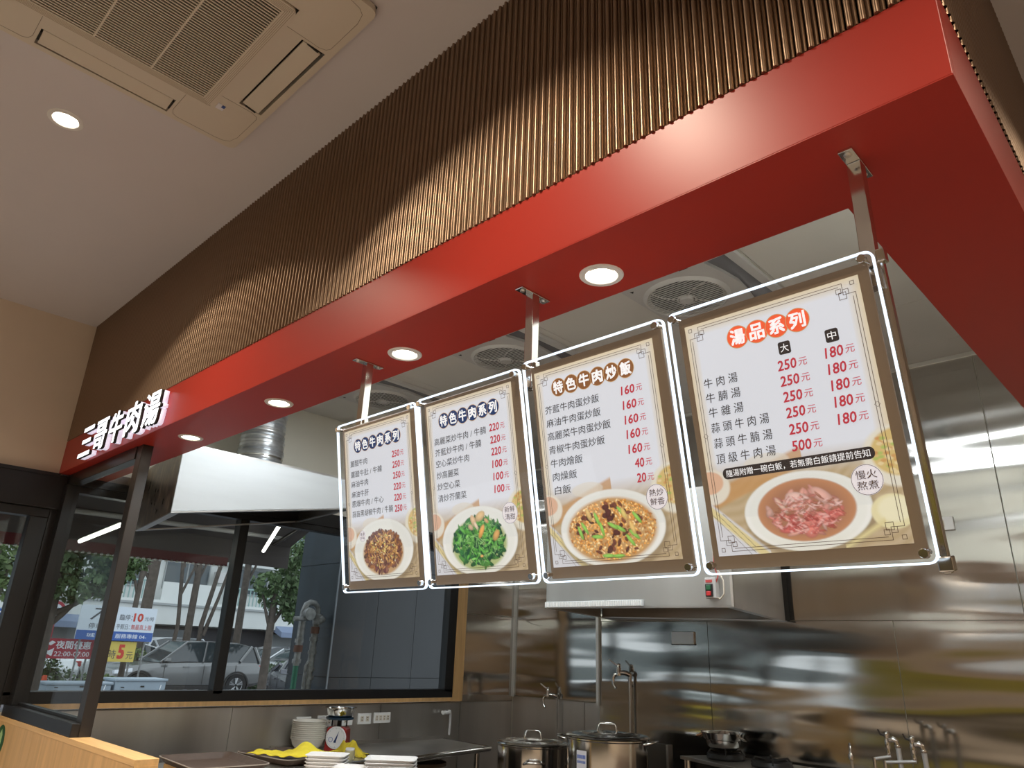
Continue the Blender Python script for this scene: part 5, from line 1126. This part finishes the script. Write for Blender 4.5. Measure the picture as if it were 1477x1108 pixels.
util('pale grey utility box in front of the SUV bonnet, right one of the pair', 6.27, 7.36, .745); util('pale grey utility box seen behind the partition post, left one of the pair', 4.95, 6.20, .67)
# trees and shrubs ---------------------------------------------------------------
BARK = mat('dark_bark', (.085, .07, .058), .9, var=.3, scale=8, bump=.4, bdist=.02); BARK2 = mat('pale_bark', (.24, .22, .19), .9, var=.2, scale=8)
LEAVES = [mat('green_leaves', (.075, .125, .045), .6, var=.4, scale=1.5), mat('deep_green_leaves', (.045, .08, .035), .6, var=.4, scale=1.5), mat('light_green_leaves', (.14, .20, .075), .6, var=.3, scale=1.5)]
def leaves(clusters, n, s=.10):
    rng = np.random.default_rng(len(clusters) * 7 + n); b = B()
    for cx_, cy_, cz_, r_ in clusters:
        m_ = int(n * r_)
        P = rng.normal(size=(m_, 3)); P /= np.linalg.norm(P, axis=1)[:, None]; P *= (rng.uniform(.2, 1, m_) ** .4)[:, None] * r_
        U_ = rng.normal(size=(m_, 3)); U_ /= np.linalg.norm(U_, axis=1)[:, None]; V_ = np.cross(U_, rng.normal(size=(m_, 3))); V_ /= np.linalg.norm(V_, axis=1)[:, None]
        S2 = rng.uniform(.6, 1.3, m_) * s
        for i in range(m_):
            c = P[i] * (1, 1, .7) + (cx_, cy_, cz_); u = U_[i] * S2[i]; v = V_[i] * S2[i] * .5
            b.add([c - u, c - v, c + u, c + v], [(0, 1, 2, 3)])
    return b
def tree(label, x, y, r, h, branches, clusters, bark=BARK, leaf=0, n=190, lean=0, s=.11, curve=0.0):
    t = thing('tree', label, 'tree', (x, y, -.02), group='street trees')
    pth = [(0, 0, 0), (0, lean * .3 + curve, h * .33), (0, lean * .65 - curve, h * .66), (0, lean, h)]
    B().lathe([(r * 1.5, 0), (r * 1.05, .3)], 10).tube(pth, [r, r * .95, r * .85, r * .7], 10).build('trunk', bark, t, smooth=50, world=False)
    for bz, dy, dz, br in branches:
        y0 = lean * bz / h; B().tube([(0, y0, bz), (0, y0 + dy * .45, bz + dz * .4), (0, y0 + dy, bz + dz)], [br, br * .8, br * .5], 8).build('branch', bark, t, smooth=50, world=False)
    if clusters: tag(leaves(clusters, n, s).build('foliage', LEAVES[leaf], t, world=False), kind='stuff')
    return t
tree('thin dark tree trunk just right of the partition post', -19.7, 6.95, .07, 4.6, [(2.6, -.4, 1.2, .04), (2.9, .3, 1.2, .035)], [(0, -.9, 3.4, .5)], n=150)
tree('thick dark tree trunk behind the white parking board', -26.2, 9.60, .19, 6.5, [(3.4, -.45, .6, .07), (4.2, .5, 1.6, .06)], [])
tree('slim forked dark tree in front of the balconies', -26.2, 10.62, .070, 6.5, [(3.0, .7, 2.4, .05), (4.0, -.3, 1.2, .04)], [], curve=.12)
tree('dark tree trunk in the middle of the left window pane', -26.2, 11.12, .125, 6.5, [(3.6, -.4, 1.4, .06), (3.5, .45, 1.5, .05)], [])
tree('bent pair of thin trunks left of the window mullion', -26.2, 11.58, .085, 6.5, [(1.8, .75, 3.2, .075), (3.0, .3, 2, .05)], [], lean=.3, curve=-.12)
tree('grey trunk directly right of the window mullion', -26.2, 12.92, .14, 6.5, [(3.6, .5, 1.3, .06)], [(0, .3, 5.2, .8)])
tree('leafy tree with drooping branches between mullion and dark column', -21, 11.35, .13, 3.2, [(2.0, -.4, 1.0, .06), (2.1, .6, 1.1, .07)], [(0, -.3, 3.3, .50), (0, .2, 3.0, .7), (.4, .8, 3.3, .7), (0, 1.0, 2.9, .7), (.3, .6, 2.5, .45), (0, .7, 4.1, .8), (-.3, .9, 3.7, .8), (.2, .1, 4.2, .6)], leaf=0, n=480, s=.10)
tree('leafy tree close to the dark column, behind the pipe loop', -23.5, 14.1, .13, 3.4, [(2.0, -.4, 1.0, .06), (2.1, .6, 1.1, .07)], [(0, -.6, 3.9, .8), (0, .3, 4.3, .9), (0, -.4, 3.1, .7), (0, .6, 3.4, .8), (0, .0, 5.0, .9)], leaf=0, n=420, s=.11)
tree('broad leafy tree behind the partition glass', -15.2, 3.92, .15, 3.0, [(1.7, .5, .6, .06), (1.9, .9, .6, .05), (2.2, .3, 1.5, .06)], [(0, 0, 2.8, .4), (.3, .2, 2.35, .32), (0, .6, 3.1, .45), (0, 1.0, 2.8, .38), (.2, .1, 3.3, .45), (0, .85, 2.4, .26), (0, .5, 2.55, .32), (0, 1.25, 3.0, .3)], leaf=0, n=700, s=.08)
tree('pale twin-trunked tree seen through the storefront at far left', -15.2, 2.95, .07, 3.0, [(.6, .22, 2.2, .05), (1.5, -.2, 1.3, .04)], [(0, .3, 2.6, .35), (.2, -.2, 2.9, .45), (0, .1, 2.3, .3), (0, -.5, 2.5, .45), (0, .2, 3.3, .5)], bark=BARK2, leaf=2, n=700, s=.07)
def shrub(label, x, clusters, leaf, n=420, s=.06):
    t = thing('shrub', label, 'shrub', (x, clusters[0][1], 0), group='roadside shrubs')
    b = B()
    for c in clusters: b.tube([(0, c[1] - clusters[0][1], 0), (c[0], c[1] - clusters[0][1] + .05, c[2])], .02, 5)
    b.build('stems', BARK, t, world=False)
    tag(leaves([(c[0], c[1] - clusters[0][1], c[2], c[3]) for c in clusters], n, s).build('foliage', LEAVES[leaf], t, world=False), kind='stuff')
shrub('dense dark shrub in front of the white hatchback', -25.6, [(0, 13.1, .7, .5), (0, 13.8, .6, .55), (0, 14.5, .65, .55), (0, 15.2, .6, .55), (0, 13.4, .3, .5), (0, 14.2, .25, .5), (0, 15.9, .6, .6), (.2, 12.9, 1.1, .3)], 1, 700)
shrub('yellow-green hedge below the yellow banner', -20.6, [(0, 6.75, .55, .32), (0, 7.0, .5, .3), (0, 6.5, .55, .3)], 2, 700, .05)
shrub('reddish green hedge below the dark red banner', -20.8, [(0, 5.3, .6, .4), (0, 5.9, .65, .4), (0, 5.6, .95, .3)], 0, 700, .05)
shrub('small bright plant standing behind the SUV bonnet', -25.5, [(0, 9.35, 1.15, .26), (0, 9.1, 1.05, .26)], 2, 500, .05)
shrub('low shrub behind the storefront at far left', -20.5, [(0, 4.2, .6, .5), (0, 3.6, .6, .5), (0, 4.8, .65, .45)], 1, 600, .05)
